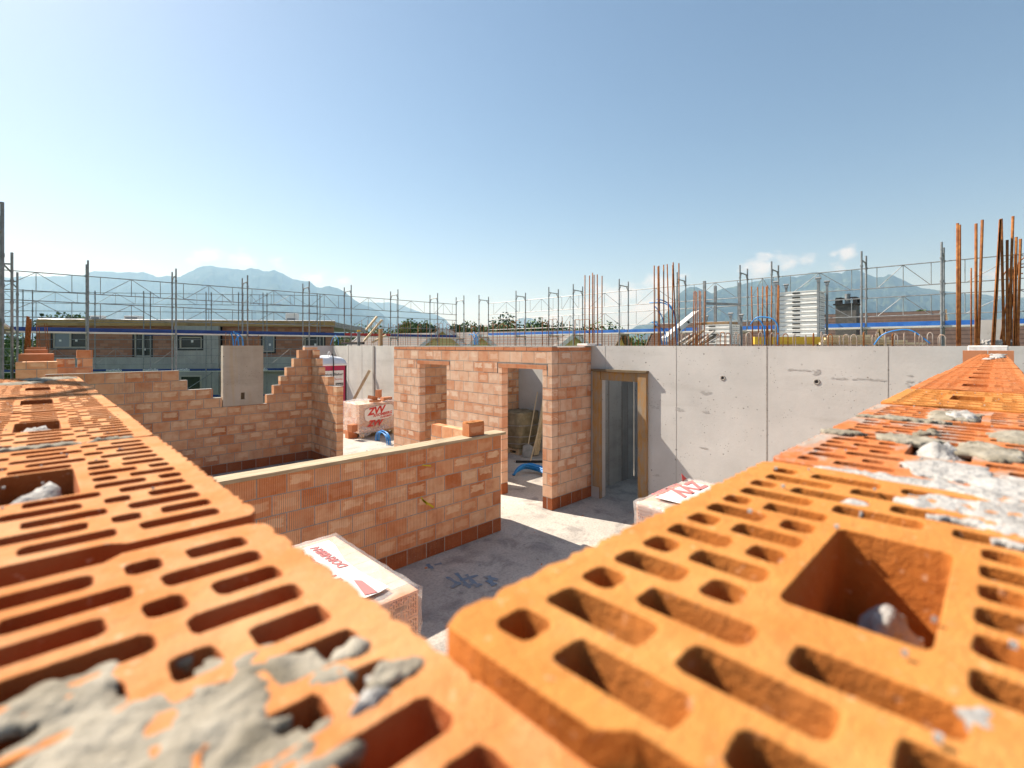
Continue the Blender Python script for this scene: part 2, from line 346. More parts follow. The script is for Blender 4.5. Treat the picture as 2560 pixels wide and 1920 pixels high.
# ------------------------------------------------------------------ perforated clay brick (top course of the two near walls)
def rrect(cx, cy, w, h, r, n=3, jit=0.0):
    pts = []
    if n == 0: return [(cx+w/2, cy+h/2), (cx-w/2, cy+h/2), (cx-w/2, cy-h/2), (cx+w/2, cy-h/2)]
    for k, (sx, sy) in enumerate(((1, 1), (-1, 1), (-1, -1), (1, -1))):
        for i in range(n+1):
            a = math.pi/2*k+math.pi/2*i/n
            pts.append((cx+sx*(w/2-r)+r*math.cos(a)+random.uniform(-jit, jit), cy+sy*(h/2-r)+r*math.sin(a)+random.uniform(-jit, jit)))
    return pts
def slot_list(L, Wd, hole=True, Lc=None, pitch=.0185, wide=False):
    # rows of slots across the brick: long and short ones alternate; beside the grip hole only the outer ones remain
    out = []; n = int((L-.018)/pitch); p = (L-.02)/n; Lc = Lc or L/2; k = Wd/.151
    plain = [(.0635, .053), (.0445, .0151), (.0059, -.0235), (-.0327, -.062)] if wide else [(.0628, .0513), (.0457, .0236), (.0177, -.0044), (-.0103, -.0324), (-.0383, -.0608)]
    beside = [(.0633, .053), (.0459, .0232), (-.0235, -.034), (-.0412, -.0633)]
    plain_b = [(-b, -a) for a, b in plain] if wide else [(.0617, .0415), (.0322, .022), (.0135, -.0155), (-.0245, -.0345), (-.043, -.0625)]
    if not wide: plain = [(.063, .053), (.0437, .0145), (.0055, -.0237), (-.0325, -.062)]
    for i in range(n):
        l = (.0065 if wide else .010)+p*(i+.5); segs = beside if (hole and abs(l-Lc) < .0375+.0085) else plain
        if i % 2: segs = [(-b, -a) for a, b in segs] if segs is beside else plain_b
        for a, b in segs:
            a, b = max(a, b)*k, min(a, b)*k; out.append((l, (a+b)/2, a-b))
    return out
def perforated_mesh(name, L, Wd=.151, Hh=.19, hole=True, fine=True, mat=None, bev=.0005, Lc=None, pitch=.0185, wide=False):
    Lc = Lc or L/2
    cu = bpy.data.curves.new('tmpc', 'CURVE'); cu.dimensions = '2D'; cu.fill_mode = 'BOTH'; cu.extrude = Hh/2-(bev if fine else 0)
    if fine: cu.bevel_depth = bev; cu.bevel_resolution = 1; cu.offset = -bev
    def spl(pts):
        sp = cu.splines.new('POLY'); sp.points.add(len(pts)-1); sp.use_cyclic_u = True
        for q, (x, y) in zip(sp.points, pts): q.co = (x, y, 0, 1)
    # outline with scored long sides
    out = []; ng = 15
    if fine:
        def side(y0, s, x0, x1):
            k = ng; res = []
            for i in range(k):
                a = x0+(x1-x0)*i/k; b = x0+(x1-x0)*(i+1)/k
                j = random.uniform(-.0007, .0007)
                g_ = random.uniform(.0006, .0026); res += [(a+(b-a)*random.uniform(.04, .12), y0-s*g_), (a+(b-a)*.25, y0+s*j), (a+(b-a)*.5, y0+s*random.uniform(-.0012, .0008)), (a+(b-a)*.72, y0+s*(j+.0004)), (a+(b-a)*.93, y0-s*g_*.6)]
            return res
        out += side(-Wd/2, -1, .004, L-.004)
        out += [(L-.0015, -Wd/2+.006), (L, -Wd/2+.02), (L, -Wd*.17), (L-.0055, -Wd*.13), (L-.0055, Wd*.13), (L, Wd*.17), (L, Wd/2-.02), (L-.0015, Wd/2-.006)]
        out += side(Wd/2, 1, L-.004, .004)
        out += [(.0008, Wd/2-.004), (0, Wd/2-.02), (0, Wd*.17), (.0055, Wd*.13), (.0055, -Wd*.13), (0, -Wd*.17), (0, -Wd/2+.02), (.0008, -Wd/2+.004)]
    else: out = [(0, -Wd/2), (L, -Wd/2), (L, Wd/2), (0, Wd/2)]
    spl(out)
    for l, w, ln in slot_list(L, Wd, hole, Lc, pitch, wide):
        j = .0003 if fine else 0
        spl([(q[0]+random.uniform(-j, j), q[1]) for q in (rrect(l, w, (.0117 if not wide else .0120), ln+.0006, .0027, 2, j) if fine else rrect(l, w, .0104, ln, .001, 0))])
    if hole: spl(rrect(Lc, 0, .075, .033*Wd/.151, .003, 2 if fine else 0, .0003 if fine else 0))
    t = bpy.data.objects.new('tmp', cu); C.objects.link(t); dg = bpy.context.evaluated_depsgraph_get()
    me = bpy.data.meshes.new_from_object(t.evaluated_get(dg)); bpy.data.objects.remove(t); me.name = name
    me.transform(Matrix.Translation((0, 0, Hh/2)))
    me.materials.clear()
    if mat:
        me.materials.append(mat)
        if fine:      # deeper red on side and slot faces: fired skin plus painted-in hole shade
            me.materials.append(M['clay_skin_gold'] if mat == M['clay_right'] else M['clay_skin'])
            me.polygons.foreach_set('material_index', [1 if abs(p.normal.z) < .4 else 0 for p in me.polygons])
    return me

# ------------------------------------------------------------------ brick walls
CH = 0.2
def merge(iv):
    return [(a, b) for a, b in iv if b-a > .02]
def brick_wall(name, label, axis, plane, thick, courses, L=.2835, mat='brick', parent=None, dark=True, groove=True, off0=0.0, cat='brick wall', loc=None, extra_z=None, ztop=None, both=False):
    """axis 'x' or 'y': run direction; plane: coordinate of the camera side face; thick: signed depth. courses: list of interval lists"""
    root = parent or empty(name, label, cat, loc or (0, 0, 0))
    bm_, dk, mo = MB(), MB(), MB()
    sg = 1 if thick > 0 else -1
    def emit(mb, a, b, z0, z1, s0, s1):
        r1, r2 = random.random(), random.random()
        a0, b0 = a+.0058, b-.0058
        if b0-a0 < .015: return
        pts = []
        if groove:
            n = max(1, int(round((b0-a0)/.0203)))
            for i in range(n):
                x0 = a0+(b0-a0)*i/n; x1 = a0+(b0-a0)*(i+1)/n; g = .005
                pts += [(x0+(.0 if i == 0 else g/2), 0.0), (x1-(.0 if i == n-1 else g/2), 0.0)]
                if i < n-1: pts += [(x1-g/2, .0055), (x1+g/2, .0055)]
        else: pts = [(a0, 0.), (b0, 0.)]
        t_ = abs(thick)
        back = []
        if both:
            n = max(1, int(round((b0-a0)/.0203)))
            for i in range(n, 0, -1):
                x1 = a0+(b0-a0)*i/n; x0 = a0+(b0-a0)*(i-1)/n; g = .0036
                back += [(x1-(.0 if i == n else g/2), t_), (x0+(.0 if i == 1 else g/2), t_)]
                if i > 1: back += [(x0+g/2, t_-.0042), (x0-g/2, t_-.0042)]
        else: back = [(b0, t_), (a0, t_)]
        pts += back
        jx = random.uniform(-.0025, .002)
        vs = []; at = []
        for zz, zl in ((z0+.0062, 0.), (z1-.0062, 1.)):
            for (p, q) in pts:
                c = plane+sg*(q+jx)
                vs.append((p, c, zz) if axis == 'x' else (c, p, zz)); at.append(((p-s0)/(s1-s0), zl, r1, r2))
        n = len(pts)
        mb.add(vs, [tuple(range(n-1, -1, -1)), tuple(range(n, 2*n))]+[(i, (i+1) % n, n+(i+1) % n, n+i) for i in range(n)], at)
    for k, iv in enumerate(courses):
        z0 = k*CH; z1 = z0+CH
        if ztop and k == len(courses)-1: z1 = ztop
        for (a, b) in merge(iv):
            o = off0+(L/2 if k % 2 else 0)
            x = math.floor((a-o)/L)*L+o
            def strip(p0, p1, z_0, z_1, dep_):
                d0, d1 = plane+sg*dep_, plane+sg*.012; d0, d1 = min(d0, d1), max(d0, d1)
                if axis == 'x': mo.box(p0, p1, d0, d1, z_0, z_1)
                else: mo.box(d0, d1, p0, p1, z_0, z_1)
            q_ = a+.006
            while k and q_ < b-.03:
                e_ = min(q_+random.uniform(.25, .6), b-.006); strip(q_, e_, z0-.0062, z0+.0062, random.uniform(.0, .0028)+.0003); q_ = e_
            while x < b:
                s0 = x; s1 = x+L; aa = max(a, s0); bb = min(b, s1)
                if aa > a+.01: strip(aa-.0056-random.uniform(0, .002), aa+.0056, z0+.0064, z1-.0064, random.uniform(.0002, .003))
                if bb-aa > .02: emit(dk if (dark and k == 0) else bm_, aa, bb, z0, z1, s0, s1)
                x += L
            i_ = .0065; t_ = abs(thick)
            c0 = plane+sg*i_; c1 = plane+sg*(t_-i_); c0, c1 = min(c0, c1), max(c0, c1)
            if axis == 'x': mo.box(a+.012, b-.012, c0, c1, z0+(.002 if k == 0 else 0), z1-.013 if k == len(courses)-1 else z1)
            else: mo.box(c0, c1, a+.012, b-.012, z0+(.002 if k == 0 else 0), z1-.013 if k == len(courses)-1 else z1)
    o = bm_.build('bricks', M[mat], root, attr=True)
    if dk.v: tag(dk.build('base_course', M['brick_dark'], root, attr=True), 'dark brown bottom course of bricks')
    mo.build('mortar', M['mortar'], root)
    return root

# the two near walls -------------------------------------------------
TL, TR = 2.62, 2.6285
left = empty('brick_wall', 'near clay block wall under the camera running away to the left, its perforated top showing', 'brick wall')
right = empty('brick_wall', 'near orange clay block wall filling the lower right, its perforated top smeared with grey mortar', 'brick wall')
ML = [perforated_mesh('perforated_brick', .280, fine=True, mat=M['clay_left']) for _ in range(2)]
MR = [perforated_mesh('perforated_brick', .278, fine=True, mat=M['clay_right'], pitch=.0174, wide=True)]
MRd = [perforated_mesh('perforated_brick', .278, fine=True, mat=M['clay_deep']) for _ in range(2)]
MRfar = perforated_mesh('perforated_brick', .278, fine=False, mat=M['clay_deep'])
MRfirst = perforated_mesh('perforated_brick', .252, fine=True, mat=M['clay_right'], Lc=.1125, pitch=.0174, wide=True)
def put(me, x, y, z, rz, parent, tilt=0):
    o = bpy.data.objects.new('perforated_brick', me); C.objects.link(o); o.location = (x, y, z); o.rotation_euler = (tilt, 0, rz); o.parent = parent; return o
ly = [-.046, .2475, .531, .819, 1.107, 1.395]
for i, y in enumerate(ly):
    put(ML[i % 2], (random.uniform(-.001, .001) if i else .0012), y, TL-.19+(.001 if i == 0 else 0), R(90)+random.uniform(-.006, .006) if i else R(90.8), left)
put(MRfirst, .0735, .0275, TR-.19, random.uniform(-.004, .004), right)
for m_ in (perforated_mesh('perforated_brick', .262, fine=True, mat=M['clay_stained'], Lc=.115),): put(m_, .334, .0275, TR-.191, .002, right)
put(perforated_mesh('perforated_brick', .132, fine=True, mat=M['clay_stained'], Lc=.052), .604, .0275, TR-.19, -.002, right)
x = .746; i = 0
while x < 5.55:
    me = MR[0] if i == 0 else (MRd[i % 2] if i < 8 else MRfar)
    put(me, x, .0275+random.uniform(-.001, .001), TR-.19+(random.uniform(-.002, .002)), random.uniform(-.003, .003), right); x += .288; i += 1
XRE = x-.01
# courses below
brick_wall('', '', 'y', .0755, -.151, [[(-.048, 11.5)]]*5+[[(-.048, 1.68)]]*7, parent=left, groove=True, L=.288, off0=.24)
brick_wall('', '', 'x', .103, -.151, [[(.08, 7.04)]]*5+[[(.08, XRE)]]*7, parent=right, groove=True, L=.288)
mb = MB(); mb.box(-.073, .073, -.046, 1.675, 2.396, TL-.192); mb.build('mortar_bed', M['mortar'], left)
mb = MB(); mb.box(.08, XRE-.01, -.045, .1, 2.396, TR-.192); mb.build('mortar_bed', M['mortar'], right)

def mortar_patch(name, parent, x0, x1, y0, y1, z, mask, hmax, res, mat, seed=0):
    nx = int((x1-x0)/res)+1; ny = int((y1-y0)/res)+1; g = {}; vs = []; fs = []
    def h(i, j):
        x = x0+i*res; y = y0+j*res
        n = noise.fractal(Vector((x*28+seed, y*28, seed*.7)), 1.0, 2.1, 4)+.5*noise.fractal(Vector((x*130+seed, y*130, 2)), 1.0, 2.1, 3)
        return mask(x, y)+n*.62
    H = [[h(i, j) for j in range(ny)] for i in range(nx)]
    for i in range(nx-1):
        for j in range(ny-1):
            q = [(i, j), (i+1, j), (i+1, j+1), (i, j+1)]
            if all(H[a][b] > 0 for a, b in q):
                ids = []
                for a, b in q:
                    if (a, b) not in g:
                        hh = H[a][b]; x = x0+a*res; y = y0+b*res
                        rough = noise.fractal(Vector((x*260, y*260, seed)), 1.0, 2.1, 3)*.45+noise.fractal(Vector((x*80, y*80, seed+5)), 1.0, 2.1, 3)*.6
                        g[(a, b)] = len(vs); vs.append((x, y, z-.001+min(1, hh*2.2)*hmax*(.6+rough*.7)))
                    ids.append(g[(a, b)])
                fs.append(ids)
    if not fs: return
    me = bpy.data.meshes.new(name); me.from_pydata(vs, [], fs); me.materials.append(mat)
    me.polygons.foreach_set('use_smooth', [True]*len(fs)); o = bpy.data.objects.new(name, me); C.objects.link(o); o.parent = parent
    so_ = o.modifiers.new('thick', 'SOLIDIFY'); so_.thickness = .004; so_.offset = -1
    return o
def blobs(lst):
    def f(x, y):
        b = -1
        for cx, cy, rx, ry, s in lst:
            d = ((x-cx)/rx)**2+((y-cy)/ry)**2; b = max(b, s*(1-d))
        return max(b, -1)
    return f
def uvL(u, v, h=.08):
    d = F*h/(v-H0); p = wp(u, d, 0); return p.x, p.y
# mortar smears lying on the near walls
mortar_patch('mortar_smear', left, -.07, .066, .085, .172, TL+.0005, blobs([(.0, .150, .024, .008, .45), (.012, .120, .032, .020, .62), (.049, .112, .006, .005, .6), (-.04, .14, .03, .03, .6), (.030, .098, .022, .012, .6)]), .0032, .0013, M['mortar_lump'], 3.4)
mortar_patch('mortar_smear', left, .048, .074, .094, .125, TL+.0005, blobs([(.058, .118, .006, .004, .7), (.062, .102, .008, .004, .8)]), .004, .0011, M['mortar_lump'], 8)
mortar_patch('mortar_smear', left, -.07, .072, .515, .545, TL, blobs([(.0, .530, .05, .010, .9), (.045, .533, .016, .006, .8), (-.05, .53, .03, .012, 1.)]), .004, .002, M['mortar_lump'], 11)
mortar_patch('mortar_smear', left, -.07, .072, 1.3, 1.69, TL, blobs([(.02, 1.6, .06, .07, .8), (-.03, 1.45, .05, .05, .5)]), .005, .005, M['mortar_lump'], 12)
mortar_patch('mortar_smear', left, .066, .0765, .045, .092, TL-.001, blobs([(.0735, .07, .0022, .014, .8), (.073, .056, .0025, .012, .6)]), .003, .0011, M['mortar_lump'], 14)
mortar_patch('mortar_smear', right, .24, .42, -.05, .10, TR, blobs([(.328, .03, .010, .055, .8), (.29, .022, .02, .014, .6), (.345, -.015, .045, .025, .8), (.262, .045, .012, .010, .6), (.38, .02, .03, .02, .5), (.285, -.01, .03, .02, .6)]), .0026, .0013, M['mortar_pale'], 15)
mortar_patch('mortar_smear', right, .40, .72, -.05, .104, TR+.001, blobs([(.47, .09, .010, .02, .7), (.472, .05, .02, .02, .6), (.46, .005, .04, .02, .7), (.656, .03, .045, .025, .9), (.60, .06, .012, .04, .6), (.55, -.02, .05, .02, .6), (.52, .04, .02, .012, .4)]), .003, .0022, M['mortar_lump'], 16)
mortar_patch('mortar_smear', right, .12, .16, -.02, .02, TR, blobs([(.13, .002, .005, .005, .6)]), .002, .0009, M['mortar_pale'], 17)
mortar_patch('mortar_smear', right, 3.2, 5.5, -.05, .1, TR+.001, blobs([(4.3, .0, .5, .04, .9), (3.5, .03, .1, .03, .6), (5.2, .0, .2, .05, .8)]), .01, .012, M['mortar_pale'], 18)
def lump(name, parent, x, y, z, rx, ry, rz, seed, mat):
    bm = bmesh.new(); bmesh.ops.create_icosphere(bm, subdivisions=4, radius=1)
    for v in bm.verts:
        n = noise.fractal(v.co*2.2+Vector((seed, 0, 0)), 1, 2.1, 5); m = noise.fractal(v.co*7+Vector((seed, 3, 0)), .8, 2.1, 4)
        v.co *= 1+.28*n+.10*m; v.co = Vector((x+v.co.x*rx, y+v.co.y*ry, z+v.co.z*rz))
    me = bpy.data.meshes.new(name); bm.to_mesh(me); bm.free(); me.materials.append(mat); me.polygons.foreach_set('use_smooth', [True]*len(me.polygons))
    o = bpy.data.objects.new(name, me); C.objects.link(o); o.parent = parent; return o
for i, y in enumerate(ly[1:4]): lump('mortar_lump', left, 0, y+.135, TL-(.026, .025, .05)[i], .019, .036, .022, i*5+1., M['mortar_pale'])
lump('mortar_lump', left, .0, .09, TL-.03, .02, .03, .02, 31., M['mortar_pale'])
lump('mortar_lump', right, .203, .0265, TR-.038, .016, .010, .020, 41., M['mortar_pale'])
lump('mortar_lump', right, .449, .0275, TR-.014, .042, .017, .016, 44., M['mortar_pale'])
lump('mortar_lump', right, .656, .0275, TR-.013, .045, .018, .018, 47., M['mortar_pale'])
lump('mortar_lump', left, .053, .0985, TL-.010, .009, .006, .012, 49., M['mortar_pale'])
# crumbs of mortar and clay on top
mb = MB()
for _ in range(150):
    if random.random() < .5: x, y, z = random.uniform(-.07, .07), random.uniform(.09, 1.2), TL
    else: x, y, z = random.uniform(.08, 1.6), random.uniform(-.045, .10), TR+.0015
    r = random.uniform(.0003, .0008); mb.box(x-r, x+r, y-r, y+r, z-.0005, z+r)
tag(mb.build('mortar_crumbs', M['mortar_pale']), 'tiny pale crumbs of mortar scattered over the near block tops', 'crumbs', kind='stuff')

# ------------------------------------------------------------------ slab and ground
mb = MB(); mb.box(-.2, 20, -3, 23.5, -.25, 0); tag(mb.build('floor', M['floor']), kind='structure')
def ground():
    me = bpy.data.meshes.new('ground'); Rr = 30000
    me.from_pydata([(-Rr, -Rr, -6.5), (Rr, -Rr, -6.5), (Rr, Rr, -6.5), (-Rr, Rr, -6.5)], [], [(0, 1, 2, 3)]); me.materials.append(M['grass'])
    o = bpy.data.objects.new('ground', me); C.objects.link(o); tag(o, kind='structure')
ground()
# spray painted marks on the floor (blue strokes)
def strokes(name, label, pts, w, mat, parent=None):
    mb = MB()
    for kk, (a, b) in enumerate(pts):
        a = Vector(a)+Vector((0, 0, .0007*kk)); b = Vector(b)+Vector((0, 0, .0007*kk)); d = (b-a).normalized(); n = Vector((-d.y, d.x, 0))*w/2
        k = 6; L_ = [a+(b-a)*i/k for i in range(k+1)]
        vs = []; 
        for p in L_: 
            j = random.uniform(.6, 1.25); vs += [p+n*j, p-n*j]
        mb.add(vs, [(2*i, 2*i+1, 2*i+3, 2*i+2) for i in range(k)])
    o = mb.build(name, mat, parent)
    if not parent: tag(o, label, 'paint mark')
    return o
def fl(u, v, z=.004): 
    d = F*(HC-z)/(v-H0); return wp(u, d, z)
S1 = [((1117,1442),(1150,1462)),((1140,1432),(1175,1470)),((1165,1436),(1195,1468)),((1150,1452),(1195,1438)),((1158,1462),(1206,1462)),((1210,1442),(1245,1450)),((1215,1452),(1240,1462)),((1222,1440),(1232,1466)),((1068,1410),(1082,1422)),((1086,1412),(1104,1408)),((1128,1470),(1150,1456))]
strokes('spray_mark', 'small faint pair of blue spray strokes on the floor near the low wall', [(fl(*a), fl(*b)) for a, b in S1[8:10]], .05, M['paint_blue'])
strokes('spray_mark', 'crossed faded blue spray marks on the shaded floor slab', [(fl(*a), fl(*b)) for a, b in S1[:8]+S1[10:]], .05, M['paint_blue'])

mb = MB()
for _ in range(420):
    x, y = random.uniform(.3, 8.9), random.uniform(.3, 14); r = random.uniform(.004, .02)*(1 if random.random() < .85 else 1.8); a = random.uniform(0, 3.1)
    M4 = Matrix.Translation((x, y, 0))@Matrix.Rotation(a, 4, 'Z'); mb.mi = 0 if random.random() < .55 else 1
    mb.box(-r, r, -r*.6, r*.6, .0005, r*random.uniform(.3, .9), M4)
tag(mb.build('debris', [M['mortar_pale'], M['lintel']], attr=True), 'small chips of brick and mortar scattered over the floor slab', 'debris', kind='stuff')
# ------------------------------------------------------------------ interior brick walls
def full(a, b, n): return [[(a, b)] for _ in range(n)]
low = brick_wall('low_brick_wall', 'low brick wall capped by a wooden plank in the middle of the room, yellow tick painted on it', 'x', 5.09, .15, full(.085, 4.81, 7), mat='brick', off0=.105)
brick_wall('', '', 'y', 4.66, .15, full(5.245, 6.64, 7), parent=low, off0=.1, dark=True)
def plank(name, x0, x1, y0, y1, z0, z1, mat, parent=None, n=30, amp=.004, rag=.006):
    vs = []; fs = []
    for i in range(n+1):
        x = x0+(x1-x0)*i/n; w1 = noise.noise(Vector((x*3, 0, 1)))*rag; w2 = noise.noise(Vector((x*3, 9, 1)))*rag; h = noise.noise(Vector((x*2, 3, 7)))*amp
        vs += [(x, y0+w1, z0), (x, y1+w2, z0), (x, y1+w2, z1+h), (x, y0+w1, z1+h)]
    for i in range(n):
        for j in range(4): fs.append((4*i+j, 4*i+(j+1) % 4, 4*i+4+(j+1) % 4, 4*i+4+j))
    fs += [(3, 2, 1, 0), (4*n, 4*n+1, 4*n+2, 4*n+3)]
    m = MB(); m.add(vs, fs); return m.build(name, mat, parent, bevel=.004)
plank('cap_plank', .09, 4.87, 5.05, 5.285, 1.402, 1.442, M['plank'], low)
def wallmark(u0, v0, u1, v1, Y):
    r = []
    for u, v in ((u0, v0), (u1, v1)):
        x = xat(u, Y); r.append(Vector((x, Y, zv(v, dep(x, Y)))))
    return r
mb = MB()
for a, b in (((1052,1243),(1068,1262)),((1056,1250),(1084,1268)),((1056,1163),(1078,1165))):
    p, q = wallmark(*a, *b, 5.0885); w = Vector((0, 0, .014 if a[1] > 1200 else .008)); mb.add([p+w, p-w, q-w, q+w], [(0, 1, 2, 3)]); 
mb.build('paint_tick', M['paint_yellow'], low)
# single brick standing on the plank
brk = empty('clay_brick', 'single ribbed clay brick standing on the plank of the low wall', 'brick', (4.10, 5.11, 1.445))
BX = xat(1172, 5.11); BX1 = xat(1210, 5.11)
def ribbed_brick(L, Wd, Hh, mat, both=True):
    m = MB(); n = 14; pts = []
    for i in range(n): 
        x0 = L*i/n; x1 = L*(i+1)/n; g = .005
        pts += [(x0+(g/2 if i else 0), 0), (x1-(g/2 if i < n-1 else 0), 0)]
        if i < n-1: pts += [(x1-g/2, .006), (x1+g/2, .006)]
    pts += [(L, Wd), (0, Wd)]
    n = len(pts); vs = [(p[0], p[1], 0) for p in pts]+[(p[0], p[1], Hh) for p in pts]; r = (random.random(), random.random())
    m.add(vs, [tuple(range(n-1, -1, -1)), tuple(range(n, 2*n))]+[(i, (i+1) % n, n+(i+1) % n, n+i) for i in range(n)], [(p[0]/L, 0, *r) for p in pts]+[(p[0]/L, 1, *r) for p in pts])
    return m
brk.location = (BX, 5.105, 1.446); brk.rotation_euler = (0, 0, R(-2))
b_ = ribbed_brick(.27, .15, .17, None).build('brick_body', M['brick'], brk, attr=True)
tp = perforated_mesh('perforated_top', .262, .142, .02, True, False, M['clay_left']); tpo = bpy.data.objects.new('perforated_top', tp); C.objects.link(tpo); tpo.parent = brk; tpo.location = (.004, .075, .171)

# back wall with stepped top and the concrete pillar; return wall
st = [(0, .085, 0)]
def cz(x0): return x0
Yb = 11.52
tops = [(.085, 2.03, 11), (2.03, 2.17, 10), (2.17, 2.61, 9), (2.61, 2.78, 8), (2.78, 3.655, 7), (3.655, 3.80, 8), (3.80, 3.945, 9), (3.945, 4.08, 10), (4.08, 4.238, 11), (4.238, 4.353, 12), (4.353, 4.80, 13)]
cs = []
for k in range(13):
    iv = []
    for a, b, n in tops:
        if n > k:
            if iv and abs(iv[-1][1]-a) < 1e-6: iv[-1] = (iv[-1][0], b)
            else: iv.append((a, b))
    cs.append(iv)
back = brick_wall('stepped_brick_wall', 'long brick wall at the back left with stepped broken top around a concrete pillar', 'x', Yb, .15, cs, mat='brick', off0=.03)
rt = [11.39, 11.22, 11.08, 10.60, 10.15]
rc = [[(10.15, Yb-.004)]]*9+[[(10.60, Yb-.004)], [(11.08, Yb-.004)], [(11.22, Yb-.004)], [(11.39, Yb-.004)]]
brick_wall('', '', 'y', 4.65, .15, rc, parent=back, mat='brick', off0=.13)
mb = MB(); mb.cur = (.5, .5, .9, .2); mb.box(4.5, 4.8, Yb+.01, Yb+.14, 2.604, 2.66); mb.build('thin_top_brick', M['brick'], back, attr=True)
pil = empty('concrete_pillar', 'flat beige concrete pillar rising from the stepped wall with a small dark square recess', 'pillar', (0, 0, 0))
x0, x1 = 2.79, 3.58; zb = 1.405; Y0 = Yb-.01; zt = 2.70
ru, rv = xat(607, Y0), zv(990, dep(xat(607, Y0), Y0)); rw, rh = .075, .15
mb = MB()
for a, b, c, d in ((x0, ru-rw/2, zb, zt), (ru+rw/2, x1, zb, zt), (ru-rw/2, ru+rw/2, zb, rv-rh/2), (ru-rw/2, ru+rw/2, rv+rh/2, zt)): mb.box(a, b, Y0, Y0+.17, c, d)
mb.build('pillar_body', M['conc_beige'], pil)
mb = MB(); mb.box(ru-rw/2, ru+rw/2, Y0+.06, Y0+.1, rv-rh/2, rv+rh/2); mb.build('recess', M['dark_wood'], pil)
mb = MB()
for x in (2.85, 2.93, 3.03, 3.28, 3.40, 3.50): mb.tube((x, Y0+.08, zt), (x+random.uniform(-.02, .02), Y0+.08, zt+random.uniform(.18, .3)), .007, 5)
mb.build('starter_bars', M['rust'], pil)

# brick room with two door openings, plane X=5.97
XA = 5.97
def rows(y0, y1, holes, n=13):
    out = []
    for k in range(n):
        segs = [(y0, y1)]
        for a, b, kmax in holes:
            if k < kmax:
                new = []
                for p, q in segs:
                    if a > p+.001: new.append((p, min(a, q)))
                    if b < q-.001: new.append((max(b, p), q))
                segs = [(p, q) for p, q in new if q-p > .02]
        out.append(segs)
    return out
room = empty('brick_room', 'tall brick wall with two door openings in front of the concrete wall', 'brick wall')
DO = [(5.32, 6.30), (7.95, 8.93)]
rr = rows(5.11, 10.0, [(5.32, 6.30, 11), (7.95, 8.93, 11)])
# course 11 (2.2-2.4) carries the lintels: cut wider
rr[11] = [(5.11, 5.20), (6.42, 7.83), (9.05, 10.0)]
brick_wall('', '', 'y', XA, .155, rr, parent=room, mat='brick_pink', off0=.0, L=.29)
brick_wall('', '', 'x', 5.11, .15, full(6.128, 7.045, 13), parent=room, mat='brick_pink', off0=.1, L=.29)
brick_wall('', '', 'x', 9.03, .15, full(6.13, 9.18, 13), parent=room, mat='brick', off0=.1, L=.29)
for (a, b) in ((5.205, 6.415), (7.835, 9.045)):
    mb = MB()
    n = 5
    for i in range(n):
        y0_ = a+.02+(b-a-.04)*i/n; y1_ = a+.02+(b-a-.04)*(i+1)/n; mb.cur = (.5, .5, random.random(), random.random())
        for zz in (2.303, 2.340): mb.box(XA-.003, XA+.15, y0_+.002, y1_-.002, zz, zz+.035)
    mb.build('lintel', M['lintel'], room, attr=True)
    mb = MB(); mb.box(XA+.004, XA+.146, a+.004, b-.004, 2.377, 2.398)
    mb.box(XA+.004, XA+.146, a+.003, a+.018, 2.205, 2.376); mb.box(XA+.004, XA+.146, b-.018, b-.003, 2.205, 2.376)
    mb.build('lintel_mortar', M['mortar'], room)
    mb = MB(); mb.cur = (.5, .5, .5, .5)
    mb.cur = (.4, .5, .3, .3); mb.box(XA+.001, XA+.15, a+.02, a+.115, 2.203, 2.300); mb.box(XA+.001, XA+.15, b-.115, b-.02, 2.203, 2.300); mb.build('lintel_bearing', M['brick_pink'], room, attr=True)
# thin levelling course on top
mb = MB()
y = 5.115
while y < 9.98:
    w = random.uniform(.24, .34); mb.cur = (.5, .5, random.random(), random.random()*.4); mb.box(XA, XA+.155, y, min(y+w-.012, 9.99), 2.612, 2.672+random.uniform(-.004, .002)); y += w
x = 6.135
while x < 7.0: mb.cur = (.5, .5, random.random(), random.random()*.4); mb.box(x, min(x+.275, 7.04), 5.11, 5.26, 2.612, 2.670); x += .287
mb.build('levelling_course', M['lintel'], room, attr=True)
mb = MB(); mb.box(XA+.01, XA+.145, 5.12, 9.99, 2.598, 2.6115); mb.box(6.13, 7.04, 5.12, 5.25, 2.598, 2.6115)
mb.box(XA+.012, XA+.14, 5.125, 9.985, 2.6725, 2.689); mb.build('mortar_bed', M['mortar'], room)
mb = MB(); mb.box(6.85, 7.3, 5.05, 5.28, 2.69, 2.735); tag(mb.build('foam_strip', M['foam'], bevel=.01), 'small lump of white polystyrene on the corner of the brick room', 'polystyrene')

# ------------------------------------------------------------------ concrete walls
cw = empty('concrete_wall', 'large pale concrete wall on the right with a timber framed door opening and starter bars on top', 'concrete wall')
XC = 7.05; T = .2; ZT = 2.695
DY0, DY1, DZ = 4.06, 4.95, 2.24
mb = MB()
g = .003
seams = [5.28, 4.95, 4.06, xat(1,1)*0+yat(1690.5, XC), yat(1917, XC), yat(2220, XC), -.9]
mb.prism([(5.28, 0), (5.28, ZT), (-.9, ZT), (-.9, 0), (DY0, 0), (DY0, DZ), (DY1, DZ), (DY1, 0)], 'x', XC, XC+T)
mb.build('wall_body', M['conc_wall'], cw)
mb = MB()
for u, w in ((1513, .004), (1690.5, .005), (1917, .016), (2220, .006)):
    y = yat(u, XC); z0 = 2.28 if DY0 < y < DY1 else 0
    mb.box(XC-.0025, XC+.01, y-w/2, y+w/2, z0+.01, ZT-.003)
mb.build('panel_joint', M['mortar'], cw)
